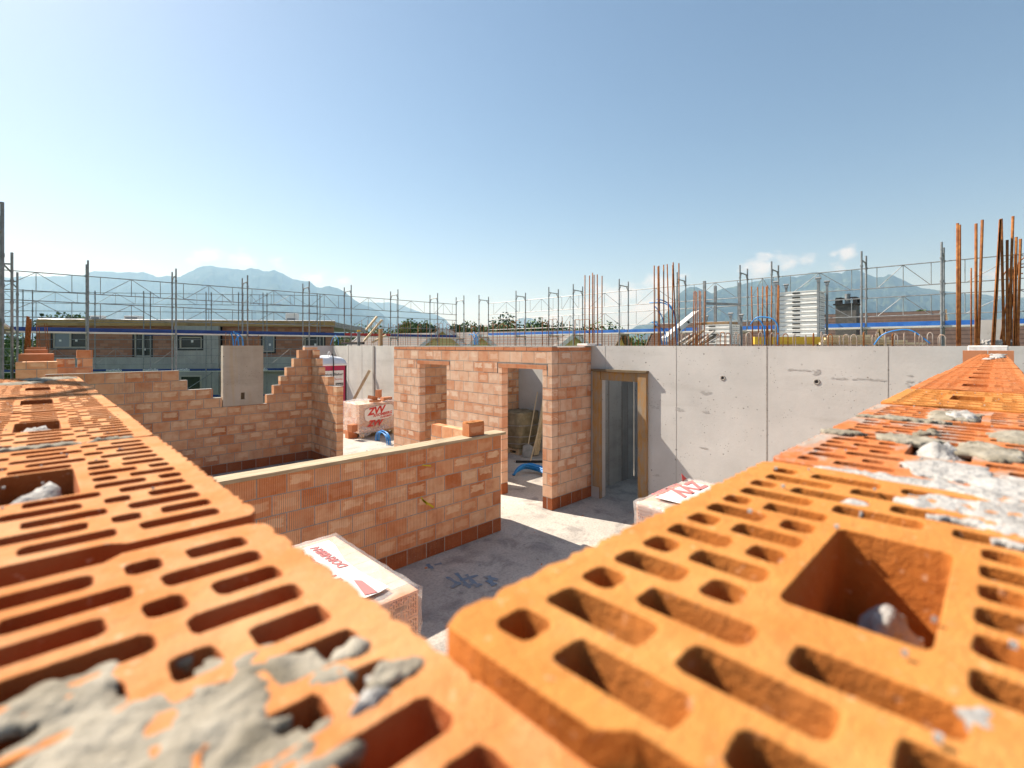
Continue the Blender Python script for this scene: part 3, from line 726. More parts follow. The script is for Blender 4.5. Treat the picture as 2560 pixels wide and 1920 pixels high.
for u, v in ((1807, 945), (2042, 954.5)):
    y = yat(u, XC); z = zv(v, dep(XC, y)); mb = MB(); n = 20
    vs = []
    for r, x in ((.040, XC-.001), (.036, XC-.006), (.022, XC-.006), (.020, XC-.001)):
        vs += [(x, y+r*math.cos(2*math.pi*i/n), z+r*math.sin(2*math.pi*i/n)) for i in range(n)]
    mb.add(vs, [(k*n+i, k*n+(i+1) % n, (k+1)*n+(i+1) % n, (k+1)*n+i) for k in range(3) for i in range(n)]); mb.build('tie_ring', M['mortar'], cw, smooth=True)
    mb = MB(); mb.tube((XC-.002, y, z), (XC+.01, y, z), .021, 18); mb.build('tie_hole', M['black'], cw)
# grey trowel smears on wall
mb = MB()
for u, v, w, h in ((1636,1018,.16,.05),(1698,1023,.12,.04),(1765,1030,.08,.03),(1765,983,.14,.05),(1758,1121,.10,.02),(1640,1188,.09,.03),(2000,925,.25,.02),(2150,948,.6,.02),(2270,965,.10,.25),(2040,930,.07,.06)):
    y = yat(u, XC); z = zv(v, dep(XC, y)); n = 14
    for _ in range(int(10+w*30)):
        a = y+random.uniform(-w/2, w/2); b = z+random.uniform(-h/2, h/2); r = random.uniform(.006, .02)
        vs = [(XC-.0015-random.uniform(0, .0015), a+random.uniform(1, 2.2)*r*math.cos(2*math.pi*i/9), b+.45*r*math.sin(2*math.pi*i/9)) for i in range(9)]
        xx = vs[0][0]; vs = [(xx, q[1], q[2]) for q in vs]; mb.add(vs, [tuple(range(8, -1, -1))])
mb.build('grout_smear', mat_mortar('grout_smear', (.36, .35, .335), (.45, .44, .42)), cw)
# timber door frame
fr = empty('timber_door_frame', 'rough timber frame boards around the opening in the pale concrete wall', 'door frame')
for (y0_, y1_, nm) in ((4.885, 5.04, 0), (3.985, 4.14, 1)):
    mb = MB(); mb.box(XC-.07, XC-.006, y0_, y1_, .0+(.22 if nm == 0 else .02), DZ+.005); mb.build('post', M['frame_wood'], fr, bevel=.003)
mb = MB(); mb.box(XC-.004, XC+.055, 4.918, 4.945, .003, DZ-.01); mb.build('jamb', M['frame_wood'], fr, bevel=.003)
mb = MB(); mb.box(XC-.004, XC+T+.03, 4.066, 4.09, .003, DZ-.01); mb.build('jamb', M['frame_wood'], fr, bevel=.003)
mb = MB(); mb.box(XC-.045, XC-.004, 4.145, 4.88, DZ-.14, DZ+.005); mb.build('head_board', M['frame_wood'], fr, bevel=.003)
mb = MB(); mb.box(XC-.09, XC-.004, 3.97, 5.055, DZ+.008, DZ+.05); mb.build('top_batten', M['dark_wood'], fr, bevel=.003)
# inner concrete walls behind the opening and behind the brick room
w2 = empty('inner_concrete_wall', 'shaded grey concrete wall with board joints seen through the timber framed opening', 'concrete wall')
mb = MB(); mb.box(8.75, 8.95, -.9, 5.27, 0, 2.66); mb.build('wall_body', M['conc_wall'], w2)
mb = MB()
for y in (5.0, 4.62, 4.45, 3.9): mb.box(8.742, 8.75, y-.006, y+.006, 0, 2.65)
mb.build('panel_joint', M['mortar'], w2)
w2b = empty('cross_concrete_wall', 'short grey concrete cross wall behind the left post of the timber frame', 'concrete wall')
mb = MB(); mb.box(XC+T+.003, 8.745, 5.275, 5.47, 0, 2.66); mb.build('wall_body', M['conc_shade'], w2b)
for u, w in ((1522, .012), (1554, .01), (1569, .01)):
    x = xat(u, 5.275); mb = MB(); mb.box(x-w, x+w, 5.267, 5.275, .0, 2.655); mb.build('panel_joint', M['mortar'], w2b)
xa, xb = xat(1555, 5.27)+.012, xat(1568.5, 5.27)-.012
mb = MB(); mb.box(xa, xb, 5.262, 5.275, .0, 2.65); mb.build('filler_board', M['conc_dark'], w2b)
w3 = empty('far_concrete_wall', 'far sunlit concrete wall crossed by pole shadows behind the wrapped brick pallet', 'concrete wall')
XF = 9.2
mb = MB(); mb.box(XF, XF+.2, 5.48, 20.5, 0, ZT+.0); mb.build('wall_body', M['conc_side'], w3)
mb = MB()
for u in (871, 905): y = yat(u, XF); mb.box(XF-.004, XF+.01, y-.008, y+.008, 0, ZT-.005)
y = yat(935, XF); mb.box(XF-.03, XF+.01, y-.06, y+.06, 0, ZT-.005)
mb.build('panel_joint', M['mortar'], w3)
w4 = empty('end_concrete_wall', 'short shaded concrete wall closing the far left corner beside the cabin', 'concrete wall')
mb = MB(); mb.box(8.0, XF-.004, 20.5, 20.7, 0, ZT); mb.build('wall_body', M['conc_wall'], w4)
# raised slab behind the walls
mb = MB(); mb.box(8.96, 16.8, -3, 5.47, 2.45, 2.69); tag(mb.build('upper_slab', M['conc_far']), 'raised concrete slab behind the right concrete wall carrying the formwork', 'slab')
# pier cluster beyond the back wall (far left)
pr = brick_wall('brick_pier', 'orange brick pier beyond the far left end of the near wall', 'x', 14.3, .55, [[(-.33, .31)]]*12, groove=False, dark=False, cat='brick pier', L=.32, off0=-.33, ztop=2.36)
mb = MB()
for k, (a, b, y, z0, z1) in enumerate(((-.30, .27, 15.2, 2.36, 2.51), (-.22, .18, 16.4, 2.42, 2.60), (-.2, .16, 17.4, 2.45, 2.66))): mb.cur = (.5, .5, .5, .1); mb.box(a, b, y, y+.8, 0, z1)
mb.build('stepped_bricks', M['lintel'], pr, attr=True)
bcs = [[(.3, .92)]]*10+[[(.3, .66), (.7, .92)], [(.3, .55), (.6, .92)], [(.66, .92)]]
brick_wall('ribbed_brick_stub', 'stub of ribbed brick wall with toothed end beyond the stepped wall, far left', 'x', 15.0, .15, [[(.3, .93)]]*11+[[(.3, .62), (.66, .93)], [(.64, .93)]], mat='brick', dark=False, L=.3)

# ------------------------------------------------------------------ reinforcing bars on the walls
def bar(pts, r, parent, mat='rust', n=6):
    mb = MB(); mb.path(pts, r, n); return mb.build('rebar', M[mat], parent, smooth=True)
def vbar(u, v, X, parent, r=.008, lean=(0, 0), z0=ZT, mat='rust'):
    y = yat(u, X); z1 = zv(v, dep(X, y)); bar([(X, y, z0), (X+lean[0]*.5, y+lean[1]*.5, (z0+z1)/2), (X+lean[0], y+lean[1], z1)], r, parent, mat)
for u, v in ((1463,688),(1473,689),(1480.5,682),(1485,687),(1494,686),(1505,690)): vbar(u+random.uniform(-1, 1), v, XC+random.uniform(.05, .15), cw, .0105, (0, random.uniform(-.015, .015)))
for u, v in ((1634,664),(1644,666),(1648,664),(1658,662),(1672,660),(1679,663),(1688,655),(1696,658)): vbar(u+2, v, XC+random.uniform(.05, .15), cw, .0108, (0, random.uniform(-.01, .05)))
for u, v in ((1732,729),(1739,727),(1744,729),(1749,726),(1753,728),(1760,729)): vbar(u, v, XC+.12, cw, .0078, (0, random.uniform(-.02, .02)))
for u, v in ((1882,716),(1897,717),(1905,716),(1916,714),(1921,716),(1928,714),(1941,713),(1946,714)): vbar(u, v, XC+.12, cw, .0085, (0, random.uniform(-.03, .03)))
for u, v, le in ((2394,558,(0,0)),(2399,562,(0,0)),(2440,559,(0,.0)),(2448,551,(0,-.03)),(2483,551,(0,-.06)),(2486,551,(0,-.05)),(2428,670,(0,0))): vbar(u-(2 if le[1] else 0), v, XC+.05 if v < 600 else XC+.15, cw, .0125 if v < 600 else .007, le)
for u, v, le in ((2510,546,(0,.02)),(2522,542,(0,-.03)),(2518,600,(0,0)),(2537,593,(0,-.01)),(2544,598,(0,-.02)),(2535,636,(0,-.01))): vbar(u, v, XC+.12, cw, .0115, le)
def hook(u, v, X, parent, w=.10, r=.006, mat='rebar_grey', dirn='y', z0=ZT):
    y = yat(u, X); z1 = zv(v, dep(X, y)); q = .03
    if dirn == 'y': P_ = lambda s, z: (X, y+s, z)
    else: P_ = lambda s, z: (X+s, y, z)
    bar([P_(0, z0), P_(0, z1-q), P_(.01, z1-.008), P_(q, z1), P_(w-q, z1), P_(w-.01, z1-.008), P_(w, z1-q), P_(w, z0)], r, parent, mat, 5)
for i, u in enumerate((1706,1724,1750,1770,1812,1842,1866,1922,1950,1990,2030,2082,2120,2160,2195,2228,2262,2305,2348,1712,1738,1795,1828,1853,1878,1908,1936,1972,2010,2052,2068,2098,2140,2178,2212,2243,2285,2330,2366)):
    hook(u+random.uniform(-3, 3), 833+random.uniform(-4, 5), XC+random.uniform(.04, .16), cw, random.choice((.03, .045, .06)), .006, random.choice(('rebar_grey', 'rebar_grey', 'rebar_grey', 'rust')), random.choice('yyx'))
for u in (2505, 2515, 2528, 2538, 2548, 2498):
    y = yat(u, XC+.25); z1 = zv(random.uniform(640, 700), 5.3); dy = random.uniform(-.12, .1)
    bar([(XC+.25, y, ZT), (XC+.25, y+dy*.8, z1-.06), (XC+.25, y+dy-.02, z1-.01), (XC+.25, y+dy-.08, z1)], .006, cw)
# far wall starter bars
for i in range(44):
    u = 905+i*13.6+random.uniform(-3, 3)
    if u > 1490: continue
    X = XF+.1; y = yat(u, X)
    if y > 20.4 or y < 5.5: continue
    vt = random.uniform(795, 812) if u > 1280 else random.uniform(806, 818)
    if random.random() < .5: hook(u, vt, X, w3, .16, .0065, 'rust')
    else: vbar(u, vt+random.uniform(-10, 8), X, w3, .0065, (0, random.uniform(-.03, .03)))
# long horizontal distribution bars of the far wall
mb = MB()
for z in (2.76, 2.84, 2.92): mb.tube((XF+.1, 7.5, z), (XF+.1, 20.2, z+.01), .004, 5)
mb.build('tie_bars', M['rust'], w3)
for i in range(30):     # short rusty stubs standing behind the corner
    u = 1508+i*4.2+random.uniform(-1, 1); vbar(u, random.uniform(832, 842), XC+random.uniform(.03, .17), cw, .0045) if i % 2 else None
# blue conduits rising from walls
def conduit(name, label, sets, r=.0088):
    e = empty(name, label, 'conduit')
    for pts in sets:
        k = []
        P_ = [Vector(p) for p in pts]
        for i in range(len(P_)-1):      # catmull smoothing
            p0 = P_[max(i-1, 0)]; p1 = P_[i]; p2 = P_[i+1]; p3 = P_[min(i+2, len(P_)-1)]
            for t in (0, .2, .4, .6, .8): k.append(.5*((2*p1)+(p2-p0)*t+(2*p0-5*p1+4*p2-p3)*t*t+(3*p1-p0-3*p2+p3)*t**3))
        k.append(P_[-1]); mb = MB(); mb.path(k, r, 8); mb.build('conduit', M['hose'], e, smooth=True)
    return e
def wpt(u, v, X): y = yat(u, X); return (X, y, zv(v, dep(X, y)))
X_ = XC+.1
conduit('blue_conduits', 'blue conduits bending over to the left beside the tall rusty bars on the concrete wall', [
 [wpt(1691,862,X_), wpt(1690,810,X_), wpt(1680,775,X_), wpt(1660,758,X_), wpt(1624,757,X_)],
 [wpt(1693,862,X_+.02), wpt(1690,800,X_+.02), wpt(1678,768,X_+.02), wpt(1662,753,X_+.02), wpt(1642,748,X_+.02)],
 [wpt(1661,862,X_), wpt(1660,820,X_), wpt(1656,795,X_), wpt(1645,775,X_), wpt(1637,766,X_)],
 [wpt(1667,862,X_+.04), wpt(1664,835,X_+.04), wpt(1655,822,X_+.04), wpt(1640,812,X_+.04), wpt(1630,805,X_+.04)],
 [wpt(1655,862,X_+.03), wpt(1652,840,X_+.03), wpt(1648,815,X_+.03), wpt(1636,803,X_+.03)]])
conduit('blue_conduits', 'blue conduits arching low between rusty bars in front of the yellow beam', [
 [wpt(1943,862,X_), wpt(1945,820,X_), wpt(1935,800,X_), wpt(1915,793,X_), wpt(1890,795,X_), wpt(1876,812,X_)],
 [wpt(1912,862,X_), wpt(1911,825,X_), wpt(1903,805,X_), wpt(1893,797,X_)]], .0085)
conduit('blue_conduits', 'single thin blue conduit arching over the top of the right concrete wall', [
 [wpt(2185,862,XC+.06), wpt(2205,838,XC+.06), wpt(2240,826,XC+.06), wpt(2280,827,XC+.06), wpt(2325,858,XC+.06)]], .007)
def cpt(u, v, Y): x = xat(u, Y); return (x, Y, zv(v, dep(x, Y)))
conduit('blue_conduits', 'small tuft of blue conduits on top of the concrete pillar', [
 [cpt(584,866,11.6), cpt(582,848,11.6), cpt(578,832,11.6)], [cpt(597,866,11.6), cpt(594,845,11.6), cpt(584,828,11.6)],
 [cpt(608,866,11.62), cpt(606,848,11.62), cpt(598,836,11.62), cpt(584,832,11.62)], [cpt(587,866,11.63), cpt(590,850,11.63), cpt(600,838,11.63)]], .013)
XX = XF+.1
conduit('blue_conduits', 'spray of blue conduits over the brick room, behind its top edge', [
 [wpt(1186,862,XX), wpt(1185,845,XX), wpt(1178,835,XX), wpt(1172,838,XX)], [wpt(1190,862,XX), wpt(1190,842,XX), wpt(1184,830,XX)],
 [wpt(1194,862,XX), wpt(1194,845,XX), wpt(1188,836,XX), wpt(1180,836,XX)], [wpt(1188,862,XX), wpt(1186,850,XX), wpt(1192,836,XX), wpt(1196,832,XX)]], .012)
conduit('blue_conduits', 'blue conduits bent over at the far left corner of the far concrete wall', [
 [wpt(826,862,XX), wpt(832,845,XX), wpt(840,838,XX)], [wpt(846,862,XX), wpt(845,848,XX), wpt(838,838,XX)]], .014)
# hoop of conduits on the floor
def hoop(u0, v0, u1, v1, vt, off, h=None):
    a = fl(u0, v0); b = fl(u1, v1); a.z = b.z = 0.01; a += Vector(off); b += Vector(off); m = (a+b)/2; H = HC-(vt-H0)*dep(m.x, m.y)/F
    return [a, a+(b-a)*.06+Vector((0, 0, H*.6)), a+(b-a)*.25+Vector((0, 0, H*.93)), m+Vector((0, 0, H)), a+(b-a)*.78+Vector((0, 0, H*.9)), a+(b-a)*.95+Vector((0, 0, H*.55)), b]
conduit('blue_conduits', 'hoop of bright blue conduits sticking out of the floor by the wrapped brick pallet', [hoop(943,1102,972,1114,1078+i, (random.uniform(-.05, .05), random.uniform(-.05, .05), 0)) for i in range(6)], .0125)
def bundle():
    s = []
    for i in range(14):
        o = Vector((random.uniform(-.09, .09), random.uniform(-.05, .05), random.uniform(0, .10)))
        s.append([fl(1284+random.uniform(-3, 3), 1190)+Vector((0, 0, .02)), fl(1297, 1186)+Vector((0, 0, .07))+o*.6, fl(1318, 1180)+Vector((0, 0, .08))+o, fl(1345, 1182)+Vector((0, 0, .05))+o, fl(1372, 1190)+Vector((0, 0, .03))+o])
    return s
conduit('blue_conduits', 'thick bundle of blue conduits lying on the floor behind the right door opening', bundle(), .018)

# ------------------------------------------------------------------ wrapped brick pallets
HL = perforated_mesh('h', .285, .145, .18, True, False, None)
HV = [v.co.copy() for v in HL.vertices]; HF = [tuple(p.vertices) for p in HL.polygons]
def film_box(name, x0, x1, y0, y1, z0, z1, parent, seed, amp=.014, rnd=.05, sag=0):
    bm = bmesh.new(); bmesh.ops.create_cube(bm, size=1)
    bmesh.ops.subdivide_edges(bm, edges=bm.edges[:], cuts=22, use_grid_fill=True)
    for v in bm.verts:
        c = v.co.copy(); p = Vector((x0+(c.x+.5)*(x1-x0), y0+(c.y+.5)*(y1-y0), z0+(c.z+.5)*(z1-z0)))
        n = noise.fractal(Vector((p.x*3+seed, p.y*3, p.z*5)), .8, 2.1, 4)*amp+noise.noise(Vector((p.x*14+seed, p.y*14, p.z*3)))*amp*.35
        d = Vector((c.x*2 if abs(c.x) > .49 else 0, c.y*2 if abs(c.y) > .49 else 0, c.z*2 if abs(c.z) > .49 else 0))
        p += d*(abs(n)*1.0+.004)
        if sag and c.z > .49: p.z += sag*noise.noise(Vector((p.x*2.5, p.y*2.5, seed)))
        v.co = p
    me = bpy.data.meshes.new(name); bm.to_mesh(me); bm.free(); me.materials.append(M['film']); me.polygons.foreach_set('use_smooth', [True]*len(me.polygons))
    o = bpy.data.objects.new(name, me); C.objects.link(o); o.parent = parent; return o
def pallet(parent, x0, x1, y0, y1, z0=0.0):
    mb = MB()
    for i in range(7):
        a = y0+(y1-y0)*(i+.1)/7; mb.box(x0, x1, a, a+(y1-y0)*.11, z0+.115, z0+.138)
    for i in range(3):
        a = x0+(x1-x0-.1)*i/2; mb.box(a, a+.1, y0, y1, z0+.093, z0+.114)
        for j in range(3): b = y0+(y1-y0-.12)*j/2; mb.box(a, a+.1, b, b+.12, z0+.023, z0+.092)
        mb.box(a, a+.1, y0, y1, z0, z0+.022)
    return mb.build('wooden_pallet', M['pale_wood'], parent)
def brick_block(parent, x0, x1, y0, y1, z0, z1, nx, ny, nz, mat='brick_pink', perf=None, name='stacked_bricks'):
    mb = MB(); gx, gy, gz = (x1-x0)/nx, (y1-y0)/ny, (z1-z0)/nz
    for i in range(nx):
        for j in range(ny):
            for k in range(nz):
                if 0 < i < nx-1 and 0 < j < ny-1 and k < nz-1: continue
                mb.cur = (.5, .5, random.random(), random.random()*.5)
                yy = .19*.0+.02 if (perf and j == 0) else 0
                mb.box(x0+i*gx+.002, x0+(i+1)*gx-.002, y0+j*gy+.002+(.1 if perf and j == 0 else 0), y0+(j+1)*gy-.002, z0+k*gz+.0015, z0+(k+1)*gz-.0015)
    o = mb.build(name, M[mat], parent, attr=True)
    if perf:   # hole faces towards -Y
        mb = MB()
        for i in range(nx):
            for k in range(nz):
                mb.cur = (.5, .5, random.random(), random.random()*.5)
                vs = [(x0+i*gx+.002+(v.x/.285)*(gx-.004), y0+.098*(1-v.z/.18), z0+k*gz+.002+(v.y/.145+.5)*(gz-.004)) for v in HV]
                mb.add(vs, HF)
        mb.build('perforated_end_faces', M[mat], parent, attr=True)
    return o
def logo(parent, M4, s, mat, lines=('ZVV', 'RHOMBERG', 'DORNBIRN'), white=True):
    if white:
        mb = MB(); n = 24; vs = [M4@Vector((.62*s*math.copysign(abs(math.cos(a))**.5, math.cos(a)), .27*s*math.copysign(abs(math.sin(a))**.5, math.sin(a)), -.001)) for a in [2*math.pi*i/n for i in range(n)]]
        mb.add(vs, [tuple(range(n))]); mb.build('label_print_ground', M['white'], parent)
    text_mesh('logo_print', lines[0], .36*s, M['ink'], parent, M4@Matrix.Translation((-.15*s, .10*s, .001)), .35, bold=.018*s)
    text_mesh('logo_print', lines[1], .15*s, M['ink'], parent, M4@Matrix.Translation((.12*s, -.075*s, .001)), .3, bold=.006*s)
    text_mesh('logo_print', lines[2], .095*s, M['ink'], parent, M4@Matrix.Translation((.25*s, -.19*s, .001)), .3, bold=.004*s)
# P1: front left under the near wall
p1 = empty('brick_pallet', 'film wrapped brick pallet below the near left wall, red print on its pale top', 'brick pallet')
a0, a1, b0, b1, zt = .60, 1.57, 2.36, 3.46, 1.30
pallet(p1, a0, a1, b0, b1); brick_block(p1, a0, a1, b0, b1, .14, zt-.012, 4, 6, 8, perf=True, mat='brick_pink')
film_box('stretch_film', a0-.004, a1+.004, b0-.008, b1+.004, .16, zt-.006, p1, 3.)
def pz(u, v, z): d = F*(HC-z)/(v-H0); return wp(u, d, z)
mb = MB(); zz = zt+.018; vs = [pz(*q, zz) for q in ((822,1350),(838,1362),(862,1400),(900,1428),(973,1466),(950,1480),(912,1495),(880,1488))]+[Vector((.72, 2.5, zz)), Vector((.70, 3.3, zz))]
mb.add(vs, [tuple(range(len(vs)))]); mb.build('label_print_ground', M['label'], p1)
def flat_text(body, u, v, z, size, rz, parent, mat, sh=.2, bold=.004):
    p = pz(u, v, z); text_mesh('logo_print', body, size, mat, parent, Matrix.Translation(p)@Matrix.Rotation(rz, 4, 'Z'), sh, bold=bold)
def top_text(body, x, y, size, rz, parent, sh=.2, bold=.002): text_mesh('logo_print', body, size, M['ink_pale'], parent, Matrix.Translation((x, y, zt+.021))@Matrix.Rotation(R(rz), 4, 'Z'), sh, bold=bold)
top_text('DORNBIRN', 1.355, 3.07, .082, 92, p1); top_text('RHOMBERG', 1.235, 2.97, .12, 92, p1); top_text('ZVV', 1.05, 2.75, .34, 92, p1, .3, .012)
mb = MB(); mb.add([pz(*q, zt+.0212) for q in ((884,1450),(905,1451),(944,1480),(912,1487))], [(0, 1, 2, 3)]); mb.build('logo_stroke', M['ink_pale'], p1)
# P2: right, behind the near right wall
p2 = empty('brick_pallet', 'film wrapped brick pallet by the concrete wall, partly hidden by the near right wall', 'brick pallet')
a0, a1, b0, b1 = 3.82, 4.89, 1.25, 2.28
pallet(p2, a0, a1, b0, b1); brick_block(p2, a0, a1, b0, b1, .14, zt-.012, 4, 6, 8, mat='brick_pink')
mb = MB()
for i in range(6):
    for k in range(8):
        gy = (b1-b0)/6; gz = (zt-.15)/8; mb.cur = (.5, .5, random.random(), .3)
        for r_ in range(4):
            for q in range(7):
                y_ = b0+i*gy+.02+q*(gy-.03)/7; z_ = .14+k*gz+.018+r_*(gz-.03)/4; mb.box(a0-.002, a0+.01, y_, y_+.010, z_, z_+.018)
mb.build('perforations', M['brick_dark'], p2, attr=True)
film_box('stretch_film', a0-.012, a1+.004, b0-.004, b1+.004, .16, zt-.006, p2, 9.)
mb = MB(); mb.add([(4.0, 1.3, zt+.017), (4.72, 1.3, zt+.017), (4.72, 2.2, zt+.017), (4.0, 2.2, zt+.017)], [(0, 1, 2, 3)]); mb.build('label_print_ground', M['label'], p2)
top_text('ZVV', 4.50, 2.11, .27, 180, p2, .3, .01); top_text('RHOMBERG', 4.30, 2.235, .095, 180, p2)
mb = MB(); mb.add([(4.72, 2.28, zt), (4.86, 2.30, zt), (4.80, 2.33, zt+.06), (4.75, 2.30, zt+.07)], [(0, 1, 2, 3)]); mb.build('red_film_tip', M['ink'], p2)
# P3: behind
p3 = empty('brick_pallet', 'opened brick pallet with torn film and red logo in the background, loose bricks on top', 'brick pallet')
a0, a1, b0, b1, z3 = 6.62, 7.85, 13.0, 13.95, .98
pallet(p3, a0+.1, a1, b0+.06, b1); brick_block(p3, a0, a1, b0, b1, .16, z3, 6, 4, 6, mat='brick_pink')
film_box('stretch_film', a0-.05, a1+.02, b0+.004, b1+.03, .18, z3+.02, p3, 21., .03, sag=.12)
mb = MB()   # torn skirt
vs = []; fs = []; n = 16
for i in range(n+1):
    t = i/n; vs += [(a0-.02+.9*t, b0-.03, .30+.1*math.sin(t*9)*.3), (a0-.05+.95*t, b0-.10-.12*math.sin(t*7)**2, .05+.20*t)]
mb.add(vs, [(2*i, 2*i+1, 2*i+3, 2*i+2) for i in range(n)]); mb.build('torn_film', M['film'], p3, smooth=True)
logo(p3, Matrix.Translation((7.26, b0-.035, .70))@Matrix.Rotation(R(-6), 4, 'Y')@Matrix.Rotation(R(90), 4, 'X'), .78, M['ink'])
logo(p3, Matrix.Translation((7.2, b0-.034, .335))@Matrix.Rotation(R(90), 4, 'X'), .66, M['ink'], lines=('ZVV', ' ', ' '), white=False)
def loose(label, pos, rot, size=(.29, .15, .19), mat='brick'):
    e = empty('loose_brick', label, 'brick', pos); e.rotation_euler = rot; e['group'] = 'loose bricks round the wrapped pallet'
    m = MB(); m.cur = (.5, .5, random.random(), random.random()*.3); sx, sy, sz = size; m.box(-sx/2, sx/2, -sy/2, sy/2, 0, sz); m.mi = 1
    for i in range(6):
        for j in range(3): m.box(-sx/2+.02+i*.043, -sx/2+.045+i*.043, -sy/2+.02+j*.042, -sy/2+.030+j*.042, sz-.002, sz+.0015)
    m.build('brick_body', [M[mat], M['brick_dark']], e, attr=True)
q = fl(862, 1083); loose('brick standing on the floor behind its neighbour at the corner of the torn pallet', (q.x+.05, q.y, 0), (0, 0, .1), (.2, .2, .24), 'lintel')
q = fl(878, 1094); loose('brick on the floor nearest to us in front of the torn pallet', (q.x, q.y, 0), (0, 0, 0), (.28, .2, .22), 'lintel')
q = fl(872, 1078); loose('brick balanced on two floor bricks left of the torn pallet', (6.42, 13.0, .24), (0, 0, .2), (.2, .2, .2), 'lintel')
loose('tilted brick lying on the torn pallet film', (7.15, 13.2, z3+.10), (.1, .25, .5), (.3, .15, .1), 'lintel')
loose('flat brick at the front edge of the torn pallet top', (7.2, 13.12, z3+.03), (0, .05, .3), (.34, .15, .06), 'lintel')
loose('flat brick on the right of the torn pallet top', (7.62, 13.2, z3+.04), (0, .0, .0), (.3, .2, .10), 'lintel')
loose('upright brick behind the others on the torn pallet top', (7.55, 13.55, z3+.10), (0, 0, .3), (.14, .14, .24), 'lintel')

# ------------------------------------------------------------------ mobile toilet cabin (magenta)
cb = empty('portable_toilet', 'magenta cabin with white domed roof and a printed sign behind the stepped brick wall', 'portable toilet')
cx0, cx1, cy0, cy1 = 6.62, 7.76, 16.2, 17.3
mb = MB(); mb.box(cx0, cx1, cy0, cy1, 0, 2.05); mb.build('cabin_body', M['magenta'], cb, bevel=.02)
mb = MB(); mb.box(cx1-.03, cx1+.015, cy0-.012, cy0-.002, .02, 2.04); mb.build('corner_strip', M['black'], cb)
vs = []; fs = []; n = 20; m_ = 12
mbr = MB()
for i in range(n+1):
    for j in range(m_+1):
        a = i/n*2-1; b = j/m_*2-1; h = (1-abs(a)**4)*(1-abs(b)**4); vs.append((cx0-.05+(a+1)/2*(cx1-cx0+.1), cy0-.05+(b+1)/2*(cy1-cy0+.1), 2.07+.27*h**.5+.02*math.sin(a*9)*h))
for i in range(n):
    for j in range(m_): k = i*(m_+1)+j; fs.append((k, k+m_+1, k+m_+2, k+1))
mbr.add(vs, fs); o = mbr.build('domed_roof', M['bag'], cb, smooth=True); 
mb = MB(); mb.box(cx0-.04, cx1+.04, cy0-.04, cy1+.04, 2.0, 2.075); mb.build('roof_rim', M['bag'], cb, bevel=.02)
mb = MB(); mb.box(cx0+.28, cx1-.1, cy0-.016, cy0-.006, 1.28, 1.83); mb.build('sign', M['white'], cb)
TM = lambda x, z: Matrix.Translation((x, cy0-.02, z))@Matrix.Rotation(R(90), 4, 'X')
text_mesh('sign_text', 'Services Blaiker', .125, M['ink_black'], cb, TM(7.24, 1.70), .15, bold=.002)
text_mesh('sign_text', 'Entsorgungen', .075, M['ink'], cb, TM(7.05, 1.53), .1); text_mesh('sign_text', 'Recycling', .075, M['ink'], cb, TM(7.48, 1.53), .1)
mb = MB(); mb.box(cx0+.75, cx1-.11, cy0-.020, cy0-.0165, 1.30, 1.40); mb.build('sign_band', M['ink_black'], cb)
text_mesh('sign_text', 'Umwelt', .08, M['white'], cb, Matrix.Translation((7.5, cy0-.022, 1.35))@Matrix.Rotation(R(90), 4, 'X'), 0)
mb = MB(); mb.path([(7.24, cy0-.03, 2.42), (7.27, cy0-.05, 2.3), (7.28, cy0-.06, 2.05), (7.29, cy0-.03, 1.40)], .018, 6); mb.build('strap', M['black'], cb)
mb = MB(); mb.path([(7.20, cy0+.2, 2.32), (7.2, cy0+.2, 2.44), (7.24, cy0+.2, 2.5), (7.28, cy0+.2, 2.44), (7.28, cy0+.2, 2.32)], .015, 6); mb.build('lifting_loop', M['bag'], cb)

# timber prop leaning, lumber pile, bin
mb = MB(); q = fl(871, 1010); mb.beam((8.4, 17.6, 0.02), (9.1, 17.0, 1.75), .05, .1); tag(mb.build('leaning_batten', M['pale_wood']), 'wooden batten leaning on the far concrete wall beside the magenta cabin', 'batten')
mb = MB()
for i in range(7): mb.beam((7.4+random.uniform(-.2, .2), 15.2+i*.15, .05+.05*i % .2), (8.7+random.uniform(-.2, .2), 15.6+i*.1+random.uniform(-.2, .2), .1+random.uniform(0, .35)), .1, .03)
tag(mb.build('board_scraps', M['pale_wood']), 'loose heap of board scraps at the foot of the far concrete wall', 'boards')

# stack wrapped in dirty tarp behind the right doorway, with pallet
ts = empty('tarp_covered_stack', 'stack under dirty brown tarp tied with rope on a pallet behind the right doorway', 'covered stack')
q = fl(1298, 1138); tx, ty = q.x, q.y
pallet(ts, tx, tx+.8, ty, ty+.8)
def tarp(x0, x1, y0, y1, z0, z1, seed, amp=.05):
    bm = bmesh.new(); bmesh.ops.create_cube(bm, size=1); bmesh.ops.subdivide_edges(bm, edges=bm.edges[:], cuts=18, use_grid_fill=True)
    for v in bm.verts:
        c = v.co; n = noise.fractal(c*4+Vector((seed, 0, 0)), .9, 2.1, 4); k = 1-.10*max(0, c.z)-.03*abs(math.sin((c.z+.5)*9)); e = (abs(c.x*2)**6+abs(c.y*2)**6)**(1/6); e = 1/max(e, .6) if e > .9 else 1
        v.co = Vector((x0+(c.x*k*min(1, e*1.02)+.5)*(x1-x0)+n*amp*.5, y0+(c.y*k*min(1, e*1.02)+.5)*(y1-y0)+n*amp*.5, z0+(c.z+.5)*(z1-z0)+n*amp*(.6 if c.z > .4 else .1)))
    me = bpy.data.meshes.new('tarp'); bm.to_mesh(me); bm.free(); me.materials.append(M['tarp']); me.polygons.foreach_set('use_smooth', [True]*len(me.polygons)); o = bpy.data.objects.new('tarp', me); C.objects.link(o); o.parent = ts
tarp(tx-.03, tx+.8, ty-.03, ty+.8, .15, 1.02, 2.)
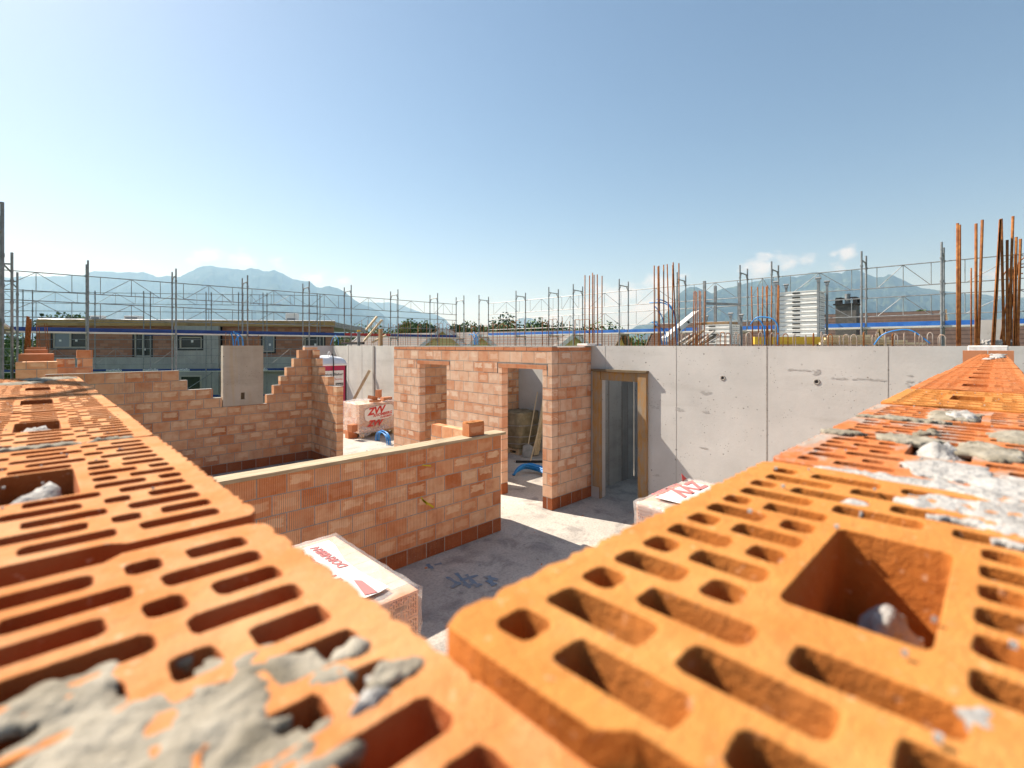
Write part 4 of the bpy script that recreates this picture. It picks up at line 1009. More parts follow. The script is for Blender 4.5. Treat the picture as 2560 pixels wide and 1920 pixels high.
for z in (.28, .45, .72):
    mb = MB(); mb.path([(tx-.04, ty+.8, z), (tx-.05, ty+.4, z-.03), (tx-.05, ty-.05, z+.01), (tx+.4, ty-.06, z-.03), (tx+.82, ty-.05, z)], .012, 6); mb.build('rope', M['mortar'], ts)
ts2 = empty('tarp_covered_stack', 'second brown stack half hidden behind the tied tarp stack and the door jamb', 'covered stack')
old = ts; ts = ts2; tarp(tx+.1, tx+.9, ty+1.0, ty+1.8, .0, 1.12, 6.); ts = old
# tools leaning behind the doorway
ql = fl(1327, 1150)
def tool(name, label, a, b, r, head=None):
    e = empty(name, label, 'tool'); mb = MB(); mb.tube(a, b, r, 8); mb.build('handle', M['pale_wood'], e)
    if head: head(e)
    return e
ba = fl(1326, 1156); 
def broom(e):
    mb = MB(); d = Vector((.7, -.7, 0)); mb.beam(ba-d*.34+Vector((0, 0, .02)), ba+d*.34+Vector((0, 0, .02)), .08, .035); mb.build('squeegee_blade', M['black'], e)
tool('floor_squeegee', 'wide floor squeegee with long wooden handle leaning behind the right doorway', ba+Vector((0, 0, .03)), ba+Vector((.75, .15, 1.45)), .014, broom)
bb = fl(1318, 1143)
def shovel(e):
    mb = MB(); mb.prism([(-.12, 0), (.12, 0), (.13, .26), (.03, .32), (-.03, .32), (-.13, .26)], 'y', -.008, .008)
    o = mb.build('blade', M['steel'], e); o.location = bb; o.rotation_euler = (R(-22), R(8), R(-40))
tool('shovel', 'shovel with grey blade leaning beside the squeegee in the doorway', bb+Vector((.07, .03, .3)), bb+Vector((.75, .35, 1.5)), .014, shovel)
for k in range(3):
    mb = MB(); mb.beam(bb+Vector((.2+.06*k, -.05, .02)), bb+Vector((.75+.08*k, .1, 1.55+.12*k)), .03, .05)
    tag(mb.build('wooden_batten', M['pale_wood']), ('thin batten leaning next to the shovel', 'middle leaning batten by the right door jamb', 'longest leaning batten by the right door jamb')[k], 'batten', 'battens leaning in the doorway')
mb = MB(); q = fl(1272, 1078); mb.beam((7.3, 7.75, .55), (7.42, 7.7, .78), .1, .03); tag(mb.build('red_tool', M['red']), 'small red and blue tool showing at the left jamb of the right doorway', 'tool')
mb = MB(); mb.box(7.6, 7.9, 6.0, 6.2, 0, .12); tag(mb.build('yellow_box', M['ply_yellow']), 'small yellow block on the floor beside the blue conduit bundle', 'block')

# far end of right wall: block, polystyrene and grey concrete stub
es = empty('brick_stub', 'single brick with polystyrene and mortar lumps at the far end of the right wall', 'brick stub')
mb = MB()
for i in range(2): mb.cur = (.5, .5, .6, .1); mb.box(6.0+.0, 6.2, -.10+.165*i, -.10+.165*(i+1)-.006, 2.4, 2.655)
mb.build('bricks', M['lintel'], es, attr=True)
mb = MB(); mb.box(6.3, 6.5, -.07, .20, 2.4, 2.70); mb.build('polystyrene', M['foam'], es, bevel=.008)
mb = MB(); mb.box(7.3, 7.5, -.12, .14, 2.4, 2.98); mb.build('concrete_stub', M['conc_wall'], es)
for i in range(9): lump('mortar_lump', es, 7.22+random.uniform(-.05, .05), -.1+.03*i, ZT+.03, .04, .03, .035, i*3.3, M['mortar_pale'])
# ------------------------------------------------------------------ scaffolds
def scaffold(label, axis, plane, sts, w, zdeck, zrails, ztop, zg, boards, thick=.024, mat='steel', lattice=True, braces=True, uds=None, decks=None, cap=True, toe=True, deck2=None):
    """standards at sts along axis; second row at plane+w; boards: colour per bay"""
    e = empty('scaffold', label, 'scaffold')
    P = (lambda s, o, z: Vector((s, plane+o, z))) if axis == 'x' else (lambda s, o, z: Vector((plane+o, s, z)))
    for i, s in enumerate(sts):
        for o in (0, w):
            mb = MB(); mb.tube(P(s, o, zg), P(s, o, ztop+(0 if o == 0 else -.05)), thick, 8)
            for z in zrails+[zdeck]: mb.tube(P(s, o, z-.03), P(s, o, z+.03), thick*1.5, 6)
            mb.build('standard', M[mat], e, smooth=False)
        if cap:
            mb = MB(); zc = ztop-.27; g = .12
            mb.tube(P(s, 0, zc), P(s, w, zc-.02), thick*.8, 6); sg = 1 if w > 0 else -1
            mb.tube(P(s, sg*.15, zc), P(s, 0, zc-.2), thick*.7, 5); mb.tube(P(s, w-sg*.15, zc-.02), P(s, w, zc-.22), thick*.7, 5)
            mb.build('transom', M[mat], e); mb = MB()
            mb.tube(P(s, 0, zdeck-.04), P(s, w, zdeck-.04), thick, 6)
            mb.tube(P(s, sg*.15, zdeck-.04), P(s, 0, zdeck-.24), thick*.7, 5); mb.tube(P(s, w-sg*.15, zdeck-.04), P(s, w, zdeck-.24), thick*.7, 5)
            mb.build('transom', M[mat], e)
    for i in range(len(sts)-1):
        a, b = sts[i], sts[i+1]; o = w
        mb = MB()
        for z in zrails: mb.tube(P(a, o, z), P(b, o, z), thick*.62, 6)
        for zt_, zb_ in lattice if lattice else []:
            m = (a+b)/2; r = thick*.38
            mb.tube(P(a+.15*(b-a), o, zt_), P(a+.15*(b-a), o, zb_), r, 4); mb.tube(P(b-.15*(b-a), o, zt_), P(b-.15*(b-a), o, zb_), r, 4); mb.tube(P(m, o, zt_), P(m, o, zb_), r, 4)
            mb.tube(P(m, o, zt_), P(a+.16*(b-a), o, zb_), r, 4); mb.tube(P(m, o, zt_), P(b-.16*(b-a), o, zb_), r, 4)
        mb.build('guardrail', M[mat], e)
        for k, zd in enumerate([zdeck]+(decks or [])):
            mb = MB(); lo, hi = min(0, w), max(0, w)
            for q in range(2):
                o0 = lo+.04+q*(hi-lo-.06)/2; o1 = o0+(hi-lo-.06)/2-.02; p = P(a+.03, o0, zd); q2 = P(b-.03, o1, zd+.05)
                mb.box(min(p.x, q2.x), max(p.x, q2.x), min(p.y, q2.y), max(p.y, q2.y), p.z, q2.z)
            mb.build('deck', M['alu'], e)
            if boards[i] and (toe or k):
                mb = MB(); p = P(a+.03, w-.04 if w > 0 else w+.01, zd+.052); q2 = P(b-.03, w-.01 if w > 0 else w+.04, zd+.052+(.15 if k == 0 else .15)); mb.box(min(p.x, q2.x), max(p.x, q2.x), min(p.y, q2.y), max(p.y, q2.y), p.z, q2.z)
                mb.build('toe_board', M[boards[i]], e)
    return e
# back scaffold along X
us = [220, 440, 619, 773, 878]
sx = [-1.3]+[xat(u, 21.9) for u in us]+[xat(u, 21.9) for u in (994.8, 1094)]+[17.7]
scaffold('long scaffold behind the far end of the building with navy boards and one red board', 'x', 21.9, sx, .73, 3.12, [5.15, 4.53, 4.2, 3.65], 5.62, -6.5, ['blue_dark', 'blue_dark', 'blue_dark', 'blue_dark', 'blue_dark', 'red', 'blue_dark', 'blue_dark'], lattice=[(5.15, 4.53), (4.2, 3.65)], thick=.027)
# right scaffold along Y
ur = [1290, 1372, 1433, 1548, 1693, 1850, 1929, 2154, 2354]
sy = sorted([yat(u, 18.0) for u in ur]+[-1.9, -4.4, 20.9])
scaffold('long scaffold on the right side with bright blue toe boards and lattice rails', 'y', 18.0, sy, .73, 3.22, [5.15, 4.5, 4.2, 3.62], 5.6, -6.5, ['blue']*(len(sy)-1), lattice=[(5.15, 4.5), (4.2, 3.62)], thick=.027)
# left scaffold along Y, close to the near wall
scaffold('near scaffold at the left edge of the picture with wooden deck and blue braces', 'y', -.42, [2.9, 5.6, 8.6, 11.6, 16.0, 20.2], -.75, 3.1, [4.2, 3.7], 4.85, -6.5, [None]*5, lattice=[], thick=.026, mat='steel_dark')
e = empty('ladder_frame', 'ladder frames with blue diagonal braces at the upper left edge', 'ladder')
mb = MB()
for y in (10.2, 11.55):
    for z in (5.05, 4.6): mb.tube((-1.3, y, z), (-.42, y, z), .02, 6)
for z in (3.7, 4.05, 4.4, 4.75): mb.tube((-1.1, 11.7, z), (-.42, 11.7, z), .02, 6)
mb.tube((-.42, 11.7, 3.1), (-.42, 11.7, 5.1), .026, 8); mb.tube((-1.1, 11.7, 3.1), (-1.1, 11.7, 5.1), .026, 8); mb.build('rungs', M['steel'], e)
mb = MB()
for z in (3.75, 4.25): mb.beam((-1.1, 11.75, z+.6), (-.44, 11.75, z), .03, .05)
mb.build('diagonal_brace', M['blue_dark'], e)
mb = MB()
for i in range(3): mb.beam((-1.15+.25*i, 9.2, 3.17), (-1.15+.25*i, 20, 3.17), .23, .05)
tag(mb.build('deck_boards', M['pale_wood']), 'weathered wooden deck boards seen from below on the near left scaffold', 'deck')

# ------------------------------------------------------------------ neighbouring building under construction, plane Y=38
nb = empty('brick_apartment_house', 'unfinished brick and concrete apartment block behind the left scaffold with dark windows', 'building')
YN = 0.0
NA, NB = wp(90, 33, 0), wp(832, 35.5, 0); ND = (NB-NA).normalized(); NROT = math.atan2(ND.y, ND.x)
dA, lA = dep(NA.x, NA.y), (90-1280)/F*33; kd = ND.x*CA+ND.y*SA; kl = ND.x*SA-ND.y*CA
def nx(u): t = (u-1280)/F; return (t*dA-lA)/(kl-t*kd)
def nz(v, u=440): return zv(v, dA+kd*nx(u))
def nplace(o): o.location = NA; o.rotation_euler = (0, 0, NROT)
nplace(nb)
XL, XR = nx(90), nx(832)
zr = nz(815, 300); zf = nz(893, 300)
W_ = [('w', 131, 216, 830, 870), ('d', 335, 378, 828, 892), ('w', 460, 515, 842, 872), ('w', 760, 810, 834, 880), ('s', 656, 686, 835, 880)]
holes = []
for t_, u0, u1, v0, v1 in W_:
    um = (u0+u1)/2; holes.append((t_, nx(u0), nx(u1), nz(v1, um), nz(v0, um)))
def wall_with_holes(mb, x0, x1, z0, z1, hs, y0, y1):
    xs = x0
    for (a, b, c, d) in sorted(hs):
        mb.box(xs, a, y0, y1, z0, z1); mb.box(a, b, y0, y1, z0, c); mb.box(a, b, y0, y1, d, z1); xs = b
    mb.box(xs, x1, y0, y1, z0, z1)
ccx0, ccx1 = nx(447), nx(556)
def inr(a, b): return [(h[1], h[2], max(h[3], zf+.01), min(h[4], zr-.01)) for h in holes if a <= h[1] and h[2] <= b]
def tex_brick_far():
    t = NT('far_brickwork', .9, .1); b = t.n('TexBrick'); mp = t.n('Mapping'); tc = t.n('TexCoord'); mp.inputs['Rotation'].default_value = (R(90), 0, 0); t.l(tc.outputs['Object'], mp.inputs[0]); t.l(mp.outputs[0], b.inputs['Vector'])
    b.inputs['Scale'].default_value = 1; b.inputs['Brick Width'].default_value = .5; b.inputs['Row Height'].default_value = .22; b.inputs['Mortar Size'].default_value = .012; b.inputs['Bias'].default_value = -.1
    b.inputs['Color1'].default_value = (.30, .135, .08, 1); b.inputs['Color2'].default_value = (.40, .21, .14, 1); b.inputs['Mortar'].default_value = (.2, .15, .12, 1); t.col(b.outputs[0]); return t.m
M['far_brickwork'] = tex_brick_far()
mb = MB(); wall_with_holes(mb, XL, ccx0, zf, zr, inr(XL, ccx0), YN, YN+.3); mb.build('brick_wall', M['far_brickwork'], nb); mb = MB(); wall_with_holes(mb, ccx1, XR, zf, zr, inr(ccx1, XR), YN, YN+.3); mb.build('brick_wall', M['far_brickwork'], nb)
mb = MB(); wall_with_holes(mb, ccx0, ccx1, -6.5, zr, [h for h in inr(ccx0, ccx1)]+[], YN-.6, YN-.3); mb.box(XL-.3, ccx0, YN-.3, YN, .83, zf); mb.box(ccx1, XR+.2, YN-.3, YN, .83, zf)
mb.box(XL, ccx0, YN+.002, YN+.3, -6.5, .83); mb.box(ccx1, XR, YN+.002, YN+.3, -6.5, .83); mb.build('concrete_wall', M['conc_far'], nb)
mb = MB(); mb.box(XL+.3, XR+.2, YN-.35, YN-.1, zr+.01, zr+.44); mb.build('roof_fascia', M['fascia'], nb)
mb = MB(); mb.box(XL, XR, YN, YN+14, zr+.0, zr+.4); mb.build('roof_slab', M['conc_far'], nb)
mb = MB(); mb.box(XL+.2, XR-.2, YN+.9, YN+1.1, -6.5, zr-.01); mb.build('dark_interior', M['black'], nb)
vs = []; n = 60; mb = MB()
for i in range(n+1):
    x = XL+.3+(XR-XL-.1)*i/n; h = .10+.09*noise.noise(Vector((x*1.1, 2, 0))); vs += [(x, YN-.37, zr+.45-h*.5), (x, YN-.2, zr+.47)]
mb.add(vs, [(2*i, 2*i+1, 2*i+3, 2*i+2) for i in range(n)]); mb.build('roof_membrane', M['bag'], nb)
for t_, a, b, c, d in holes:
    y = YN-.6 if ccx0 <= a <= ccx1 else YN
    mb = MB(); r = .09
    mb.box(a+.0, a+r, y+.05, y+.12, c, d); mb.box(b-r, b, y+.05, y+.12, c, d); mb.box(a+r, b-r, y+.05, y+.12, c, c+r); mb.box(a+r, b-r, y+.05, y+.12, d-r, d)
    if t_ == 'd' or b-a > 1.6: mb.box((a+b)/2-.05, (a+b)/2+.05, y+.05, y+.12, c+r, d-r)
    f = mb.build('window', M['cream'], nb)
    mb = MB(); s_ = .11; mb.box(a-s_, a, y-.01, y+.04, c-s_, d+s_); mb.box(b, b+s_, y-.01, y+.04, c-s_, d+s_); mb.box(a, b, y-.01, y+.04, c-s_, c); mb.box(a, b, y-.01, y+.04, d, min(d+s_, zr-.02)); mb.build('window_seal', M['black'], f)
    mb = MB(); mb.box(a+r, b-r, y+.13, y+.15, c+r, d-r); mb.build('pane', M['shutter'] if t_ == 's' else M['glass'], f)
    if a == holes[0][1]: mb = MB(); mb.box(a+r, (a+b)/2-.05, y+.10, y+.125, c+r, d-r); mb.build('roller_shutter', M['shutter'], f)
    mb = MB(); xs_ = [(a+b)/2] if b-a < 1.6 else [a+.35, (a+b)/2+.3]
    for x in xs_: mb.box(x, x+.14, y+.085, y+.095, c+.45, c+.62)
    mb.build('window_sticker', M['white'], f)
lw0, lw1 = nx(462), nx(515); z0_, z1_ = nz(975, 490), nz(937, 490)
mb = MB(); mb.box(lw0, lw1, YN-.64, YN-.605, z0_, z1_); f = mb.build('window', M['cream'], nb); mb = MB(); mb.box(lw0+.1, lw1-.1, YN-.66, YN-.645, z0_+.1, z1_-.1); mb.build('pane', M['glass'], f)
# insulation packs on its roof
for k, (u, v0, v1, wd) in enumerate(((300, 788, 799, 1.0), (206, 787, 799, .7), (714, 789, 806, .8))):
    x = nx(u); z0_ = zr+.44; e = empty('wrapped_package', ('white wrapped package with small print on the roof edge of the brick block', 'grey and blue package at the left on the brick block roof', 'tall pale carton on the right of the brick block roof')[k], 'package', Matrix.Rotation(NROT, 3, 'Z')@Vector((x, YN+1.2, z0_))+NA, rz=NROT)
    mb = MB(); mb.box(-wd/2, wd/2, 0, .6, 0, (.36, .36, .62)[k]); mb.build('package_body', M['foam'], e, bevel=.03)
    mb = MB(); mb.box(-wd/2+.1, wd/2-.1, -.012, -.004, .1, .25); mb.build('printed_band', M['shutter'], e)
# its scaffold
sxx = [nx(u) for u in (-60, 62, 150, 295, 424, 566, 640, 696, 820)]
sc2 = scaffold('scaffold wrapped round the brick apartment block in the background left', 'x', YN-2.2, sxx, -.7, .98, [1.5, 2.05, 2.5, 3.1, 4.2, 4.9, 5.4, 6.1], 6.3, -6.5, ['blue_dark']*8, lattice=[(6.1, 5.4), (2.5, 1.5)], decks=[-.75], thick=.03, cap=False); nplace(sc2)
for x, z in ((nx(232), 1.11), (nx(357), 1.11), (nx(440), 1.11), (nx(512), 1.11), (nx(690), 1.11)):
    text_mesh('board_text', 'mattiello', .26, M['white'], sc2, Matrix.Translation((x, YN-2.945, z))@Matrix.Rotation(R(90), 4, 'X'), .1, bold=.006)
for i in range(6):
    mb = MB(); a = nx(120+i*95); mb.tube((a, YN-2.9, -.6), (a+2.2, YN-2.9, .95), .03, 5); mb.build('diagonal_brace', M['steel'], sc2)
for u0, u1, v in ((424, 556, 837), (657, 687, 839)):
    mb = MB(); mb.box(nx(u0), nx(u1), YN-2.88, YN-2.85, nz(v+4, u0)+.0, nz(v-3, u0)+.1); o = mb.build('toe_board', M['blue_dark'], sc2)
# small finds on the far left
sg = empty('rebar_column', 'rusty vertical bars of an unfinished column in front of the far left greenery', 'rebar')
for i, u in enumerate((57, 62, 70, 75, 82, 96, 105, 122, 125)):
    x = xat(u, 17.5+i*.1); z1 = zv((790, 792, 797, 800, 805, 808, 812, 808, 808)[i], dep(x, 17.5)); mb = MB(); mb.tube((x, 17.5, 1.8), (x+random.uniform(-.1, .1), 17.5, z1), .022 if i < 5 else .008, 6); mb.build('rebar', M['rust'], sg)

# ------------------------------------------------------------------ things on the raised slab
XS = 15.2
def formwork_stack(label, x, y, nz_, ph, wx, wy, z0):
    e = empty('formwork_stack', label, 'formwork', (x, y, z0))
    for k in range(nz_):
        o = MB(); a = random.uniform(-.012, .012); o.box(a, wx+a, -a, wy-a, k*ph+.006, (k+1)*ph-.006)
        o.box(a-.012, wx+a+.012, -a-.012, wy-a+.012, k*ph+.006, k*ph+.022); o.box(a-.012, wx+a+.012, -a-.012, wy-a+.012, (k+1)*ph-.022, (k+1)*ph-.006)
        h = o; h.mi = 1
        for q in (.42,): h.box(-.016, -.013, wy*q, wy*q+wy*.2, k*ph+ph*.35, k*ph+ph*.65)
        for q in range(5): h.box(wx*(.12+.17*q), wx*(.12+.17*q)+.035, -.016, -.0125, k*ph+ph*.35, k*ph+ph*.62)
        o.build('panel', [M['white'], M['black']], e)
    for (a, b) in ((-.07, -.07), (-.07, wy+.02), (wx+.02, -.07), (wx+.02, wy+.02)):
        o = MB(); H = nz_*ph+.25; o.box(a, a+.05, b, b+.05, -.1, H); o.box(a-.01, a+.06, b-.01, b+.06, H-.06, H); o.tube((a+.025, b-.04, H+.04), (a+.025, b+.09, H+.04), .03, 8); o.build('stacking_post', M['steel'], e)
    return e
d_ = 13.6
def sl(u, d): p = wp(u, d, 0); return p.x, p.y
x, y = sl(2042, 12.6); zs = 2.69
formwork_stack('tall stack of white formwork panels with oval handle holes between steel posts', x, y, 11, .118, .82, .92, zs+.18)
x, y = sl(1824, 13.6); formwork_stack('low stack of white formwork panels topped by a piece of wood', x, y, 5, .115, .72, .95, zs+.05)
mb = MB(); mb.box(x+.05, x+.7, y+.05, y+.9, zs+.63, zs+.70); tag(mb.build('wood_offcut', M['frame_wood']), 'brown wood offcut on the low formwork stack', 'board')
fp = empty('leaning_formwork_panel', 'white formwork panel leaning at an angle beside the low stack', 'formwork', (0, 0, 0))
a = Vector((*sl(1672, 12.6), zs+.12)); b = Vector((*sl(1754, 13.2), zs+.88)); 
mb = MB(); dd = (b-a).normalized(); n_ = Vector((SA, -CA, 0))
w_ = Vector((.35, .35, .0)); th = dd.cross(w_.normalized()).normalized()*.12
vs = [a, b, b+w_, a+w_]; vs = vs+[p+th for p in vs]; mb.add(vs, [(0,3,2,1),(4,5,6,7),(0,1,5,4),(1,2,6,5),(2,3,7,6),(3,0,4,7)]); mb.mi = 1
for t in (.35, .62): c = a+dd*((b-a).length*t)+th*.5-Vector((CA, SA, 0))*.012; mb.tube(c, c+Vector((CA, SA, 0))*.008, .035, 12)
mb.build('panel', [M['alu'], M['black']], fp)
# steel rack behind stacks
rk = empty('steel_rack', 'bare galvanised steel stacking rack standing behind the low formwork stack', 'rack')
px = [(1790, 714, 14.8), (1763, 702, 14.2), (2004, 703, 14.8), (2078, 700, 14.0)]
for u, v, d in px[:2]+[(1851, 706, 14.4)]:
    x, y = sl(u, d); mb = MB(); mb.box(x, x+.07, y, y+.07, zs, zv(v, d)); mb.build('rack_post', M['steel'], rk)
x0_, y0_ = sl(1764, 14.2); x1_, y1_ = sl(1851, 14.4); mb = MB(); mb.beam((x0_, y0_, 3.95), (x1_, y1_, 3.93), .04, .07); mb.build('rack_rail', M['steel'], rk)
# yellow beam and pale timbers
a = Vector((*sl(1884, 9.6), 2.80)); b = Vector((*sl(2060, 9.6), 2.80))
mb = MB(); mb.beam(a, b, .08, .15); tag(mb.build('formwork_beam', M['ply_yellow']), 'yellow formwork beam lying behind the starter bars', 'beam')
for k in range(4):
    a = Vector((*sl(2050+k*6, 9.3-k*.1), 2.74+.045*k)); b = Vector((*sl(2310-k*45, 9.0-k*.1), 2.74+.045*k)); mb = MB(); mb.beam(a, b, .1, .04)
    tag(mb.build('squared_timber', M['pale_wood']), ('bottom squared timber right of the yellow beam', 'second squared timber from below right of the yellow beam', 'third squared timber from below right of the yellow beam', 'top squared timber right of the yellow beam')[k], 'timber', 'timbers behind the right wall')
e = empty('waste_boards', 'pile of grey boards and rods below the leaning formwork panel', 'boards')
for k in range(9):
    u = 1690+k*9; a = Vector((*sl(u, 11.5), 2.72)); b = Vector((*sl(u+40, 12), 2.95+random.uniform(0, .12))); mb = MB(); mb.beam(a, b, .06, .03); mb.build('board', M['dark_wood'] if k % 2 else M['mortar'], e)
# steel post with raw timber at far left corner wall top
mb = MB(); x = XF+.1; y = yat(951, x); mb.box(x-.05, x+.05, y-.07, y+.07, ZT, zv(822, dep(x, y))); tag(mb.build('timber_upright', M['frame_wood']), 'short upright timber on the far concrete wall left of the red board', 'timber')
pp = empty('adjustable_prop', 'grey adjustable steel prop with yellow collar on the far concrete wall', 'prop'); y = yat(897, x); d = dep(x, y)
mb = MB(); mb.tube((x, y, ZT), (x, y, zv(828, d)), .06, 10); mb.build('tube', M['steel_dark'], pp); mb = MB(); mb.tube((x, y, zv(829, d)), (x, y, zv(825, d)), .07, 10); mb.build('collar', M['ply_yellow'], pp)
mb = MB(); mb.beam((x, y+1.5, ZT+.1), (x, y-.4, ZT+.1), .1, .1); mb.build('foot_beam', M['black'], pp)
for k, (ua, va, ub, vb) in enumerate(((915, 825, 942, 792), (910, 853, 955, 800), (930, 856, 965, 838))):
    mb = MB(); p = Vector((*sl(ua, 21), zv(va, 21))); q = Vector((*sl(ub, 21.5), zv(vb, 21.5))); mb.beam(p, q, .08, .08)
    tag(mb.build('diagonal_timber', M['pale_wood']), ('highest slanted timber by the scaffold corner', 'longest slanted timber below the scaffold corner', 'small slanted timber left of the red board')[k], 'timber')

# ------------------------------------------------------------------ houses behind, roofs near eye level
def gable_roof(name, label, p, q, half, zr_, ze, mat, wallmat, eave=.5):
    """ridge from p to q (x,y), half width, ridge height, eave height"""
    e = empty(name, label, 'house'); p = Vector((*p, 0)); q = Vector((*q, 0)); d = (q-p).normalized(); n = Vector((-d.y, d.x, 0)); L_ = (q-p).length; sl_ = math.hypot(half, zr_-ze)
    base = Matrix(((d.x, n.x, 0, p.x), (d.y, n.y, 0, p.y), (0, 0, 1, 0), (0, 0, 0, 1)))
    for sg_ in (1, -1):
        mb = MB(); a = math.atan2(zr_-ze, half); mb.box(0, L_, 0, sl_, -.12, .06)
        o = mb.build('roof', M[mat], e); o.matrix_world = base@Matrix.Translation((0, 0, zr_))@(Matrix.Rotation(-a, 4, 'X') if sg_ > 0 else Matrix.Translation((L_, 0, 0))@Matrix.Rotation(math.pi, 4, 'Z')@Matrix.Rotation(-a, 4, 'X'))
    hw = half-.5; m = MB(); zw = ze+.5*(zr_-ze)/half
    poly = [(-hw, -6.5), (hw, -6.5), (hw, zw-.15), (0, zr_-.15), (-hw, zw-.15)]
    vs = [base@Vector((x, y, z)) for x in (eave, L_-eave) for y, z in poly]
    m.add(vs, [(4, 3, 2, 1, 0), (5, 6, 7, 8, 9)]+[(i, (i+1) % 5, 5+(i+1) % 5, 5+i) for i in range(5)]); m.build('wall', M[wallmat], e)
    for x in (0.0, L_):
        m = MB()
        for sg_ in (1, -1): m.beam(base@Vector((x, 0, zr_-.02)), base@Vector((x, sg_*half, ze-.02)), .06, .3)
        m.build('verge_board', M['white'] if (x == 0 and wallmat == 'yellow_render' and mat == 'tiles_grey') else M['dark_wood'], e)
    return e, base
def rp(u, d): p = wp(u, d, 0); return (p.x, p.y)
# main long grey-brown roof with yellow gabled dormers
zR = zv(834, 48)
P0, P1 = rp(905, 56), rp(1560, 40)
h1, B1 = gable_roof('long_house', 'long house with grey brown tiled roof and yellow gables behind the brick room', P0, P1, 6.5, zR+.1, zR-4.2, 'tiles_grey', 'yellow_render')
for u, v, hw, dd_ in ((1106, 822, 3.1, 42), (1204, 838, 2.3, 39), (1438.6, 835, 2.3, 35)):
    zr2 = zv(v, dd_); p = wp(u, dd_, 0); q = p+Vector((CA, SA, 0))*7
    gable_roof('dormer_house', {1106: 'yellow gable with wide white verge boards left of the blue conduit spray', 1204: 'small pale yellow gable right behind the blue conduit spray', 1438.6: 'yellow gable behind the corner of the brick room'}[u], (p.x, p.y), (q.x, q.y), hw*1.3, zr2, zr2-hw*1.05, 'tiles_grey', 'yellow_render', .25)
# brown roof on the right
gable_roof('tiled_house', 'house with dark brown tiled roof behind the right scaffold', rp(2060, 33), rp(2365, 29), 5.0, zv(783, 31), zv(783, 31)-3.2, 'tiles', 'yellow_render')
gable_roof('tiled_house', 'nearest brown tiled roof behind the rebar cluster at right', rp(2200, 24.5), rp(2700, 21.0), 5.0, zv(806, 22.5)+.0, zv(806, 22.5)-3.4, 'tiles', 'yellow_render')
gable_roof('tiled_house', 'brown tiled roof between the leaning panel and the tall formwork stack', rp(1640, 44), rp(2060, 37), 6.0, zv(806, 40), zv(806, 40)-4.0, 'tiles', 'yellow_render')
gable_roof('tiled_house', 'distant small tiled roof just above the scaffold boards near the picture middle', rp(1095, 75), rp(1130, 78), 4, zv(824, 76), zv(824, 76)-2, 'tiles', 'white')
M['soot'] = simple('sooty_sheet', (.09, .085, .08), .6, .2, .4, .8, (.17, .155, .14), 5)
ch = empty('chimney', 'dark sheet metal chimney with open cap and flue on the brown roof', 'chimney'); d = 28.0; c = wp(2119, d, 0); z0_, z1_ = zv(797, d), zv(763, d); rr_ = .50
mb = MB(); mb.box(c.x-rr_, c.x+rr_, c.y-rr_, c.y+rr_, z0_-1, z1_); mb.build('chimney_body', M['soot'], ch)
mb = MB(); mb.box(c.x-rr_-.1, c.x+rr_+.1, c.y-rr_-.1, c.y+rr_+.1, z1_, z1_+.07); zt_ = zv(747, d)
for a in (-1, 1):
    for b in (-1, 1): mb.box(c.x+a*rr_*.85-.09, c.x+a*rr_*.85+.09, c.y+b*rr_*.85-.09, c.y+b*rr_*.85+.09, z1_+.07, zt_)
mb.box(c.x-rr_, c.x+rr_, c.y-rr_, c.y-rr_+.3, zt_, zt_+.06); mb.box(c.x-rr_, c.x+rr_, c.y+rr_-.3, c.y+rr_, zt_, zt_+.06); mb.build('chimney_cap', M['black'], ch)
mb = MB(); mb.tube((c.x, c.y, z1_), (c.x, c.y, zv(735, d)), .14, 12); mb.build('flue', M['steel'], ch)

# ------------------------------------------------------------------ trees
def tree(label, u, d, vtop, w, n, mat='leaf', sz=.34, cone=False, grp='trees behind the building'):
    p = wp(u, d, 0); zt_ = zv(vtop, d); e = empty('conifer' if cone else 'broadleaf_tree', label, 'tree', (p.x, p.y, -6.5), grp)
    H_ = zt_+6.5; m = MB(); m.tube((0, 0, 0), (0, 0, H_*.75), .02*H_, 7, .006*H_)
    for i in range(6):
        a = random.uniform(0, 6.28); z0_ = H_*random.uniform(.3, .6); m.tube((0, 0, z0_), (math.cos(a)*w*.3, math.sin(a)*w*.3, z0_+H_*.15), .008*H_, 5, .003*H_)
    m.build('trunk', M['bark'], e); m = MB()
    cl = []
    for i in range(16):
        if cone: t = random.random(); r = w/2*(1-t)*.8; a = random.uniform(0, 6.28); cl.append((Vector((math.cos(a)*r, math.sin(a)*r, H_*(.35+.62*t))), w*.16*(1.15-t)))
        else:
            a = random.uniform(0, 6.28); t = random.random(); r = w*.34*math.sqrt(random.random()); cl.append((Vector((math.cos(a)*r, math.sin(a)*r, H_-w*.12-w*.55*t*(.4+r/w*1.6))), w*random.uniform(.11, .2)))
    for i in range(n):
        c, r = random.choice(cl); v = Vector((random.gauss(0, 1), random.gauss(0, 1), random.gauss(0, .8))).normalized()*r*random.uniform(.5, 1.08); c = c+v
        a = Vector((random.gauss(0, 1), random.gauss(0, 1), random.gauss(0, 1))).normalized()*sz*random.uniform(.5, 1); b = a.cross(Vector((random.gauss(0, 1), random.gauss(0, 1), random.gauss(0, 1)))).normalized()*sz*random.uniform(.3, .6)
        m.add([c-a, c-b, c+a, c+b], [(0, 1, 2, 3)])
    m.build('crown', M[mat], e)
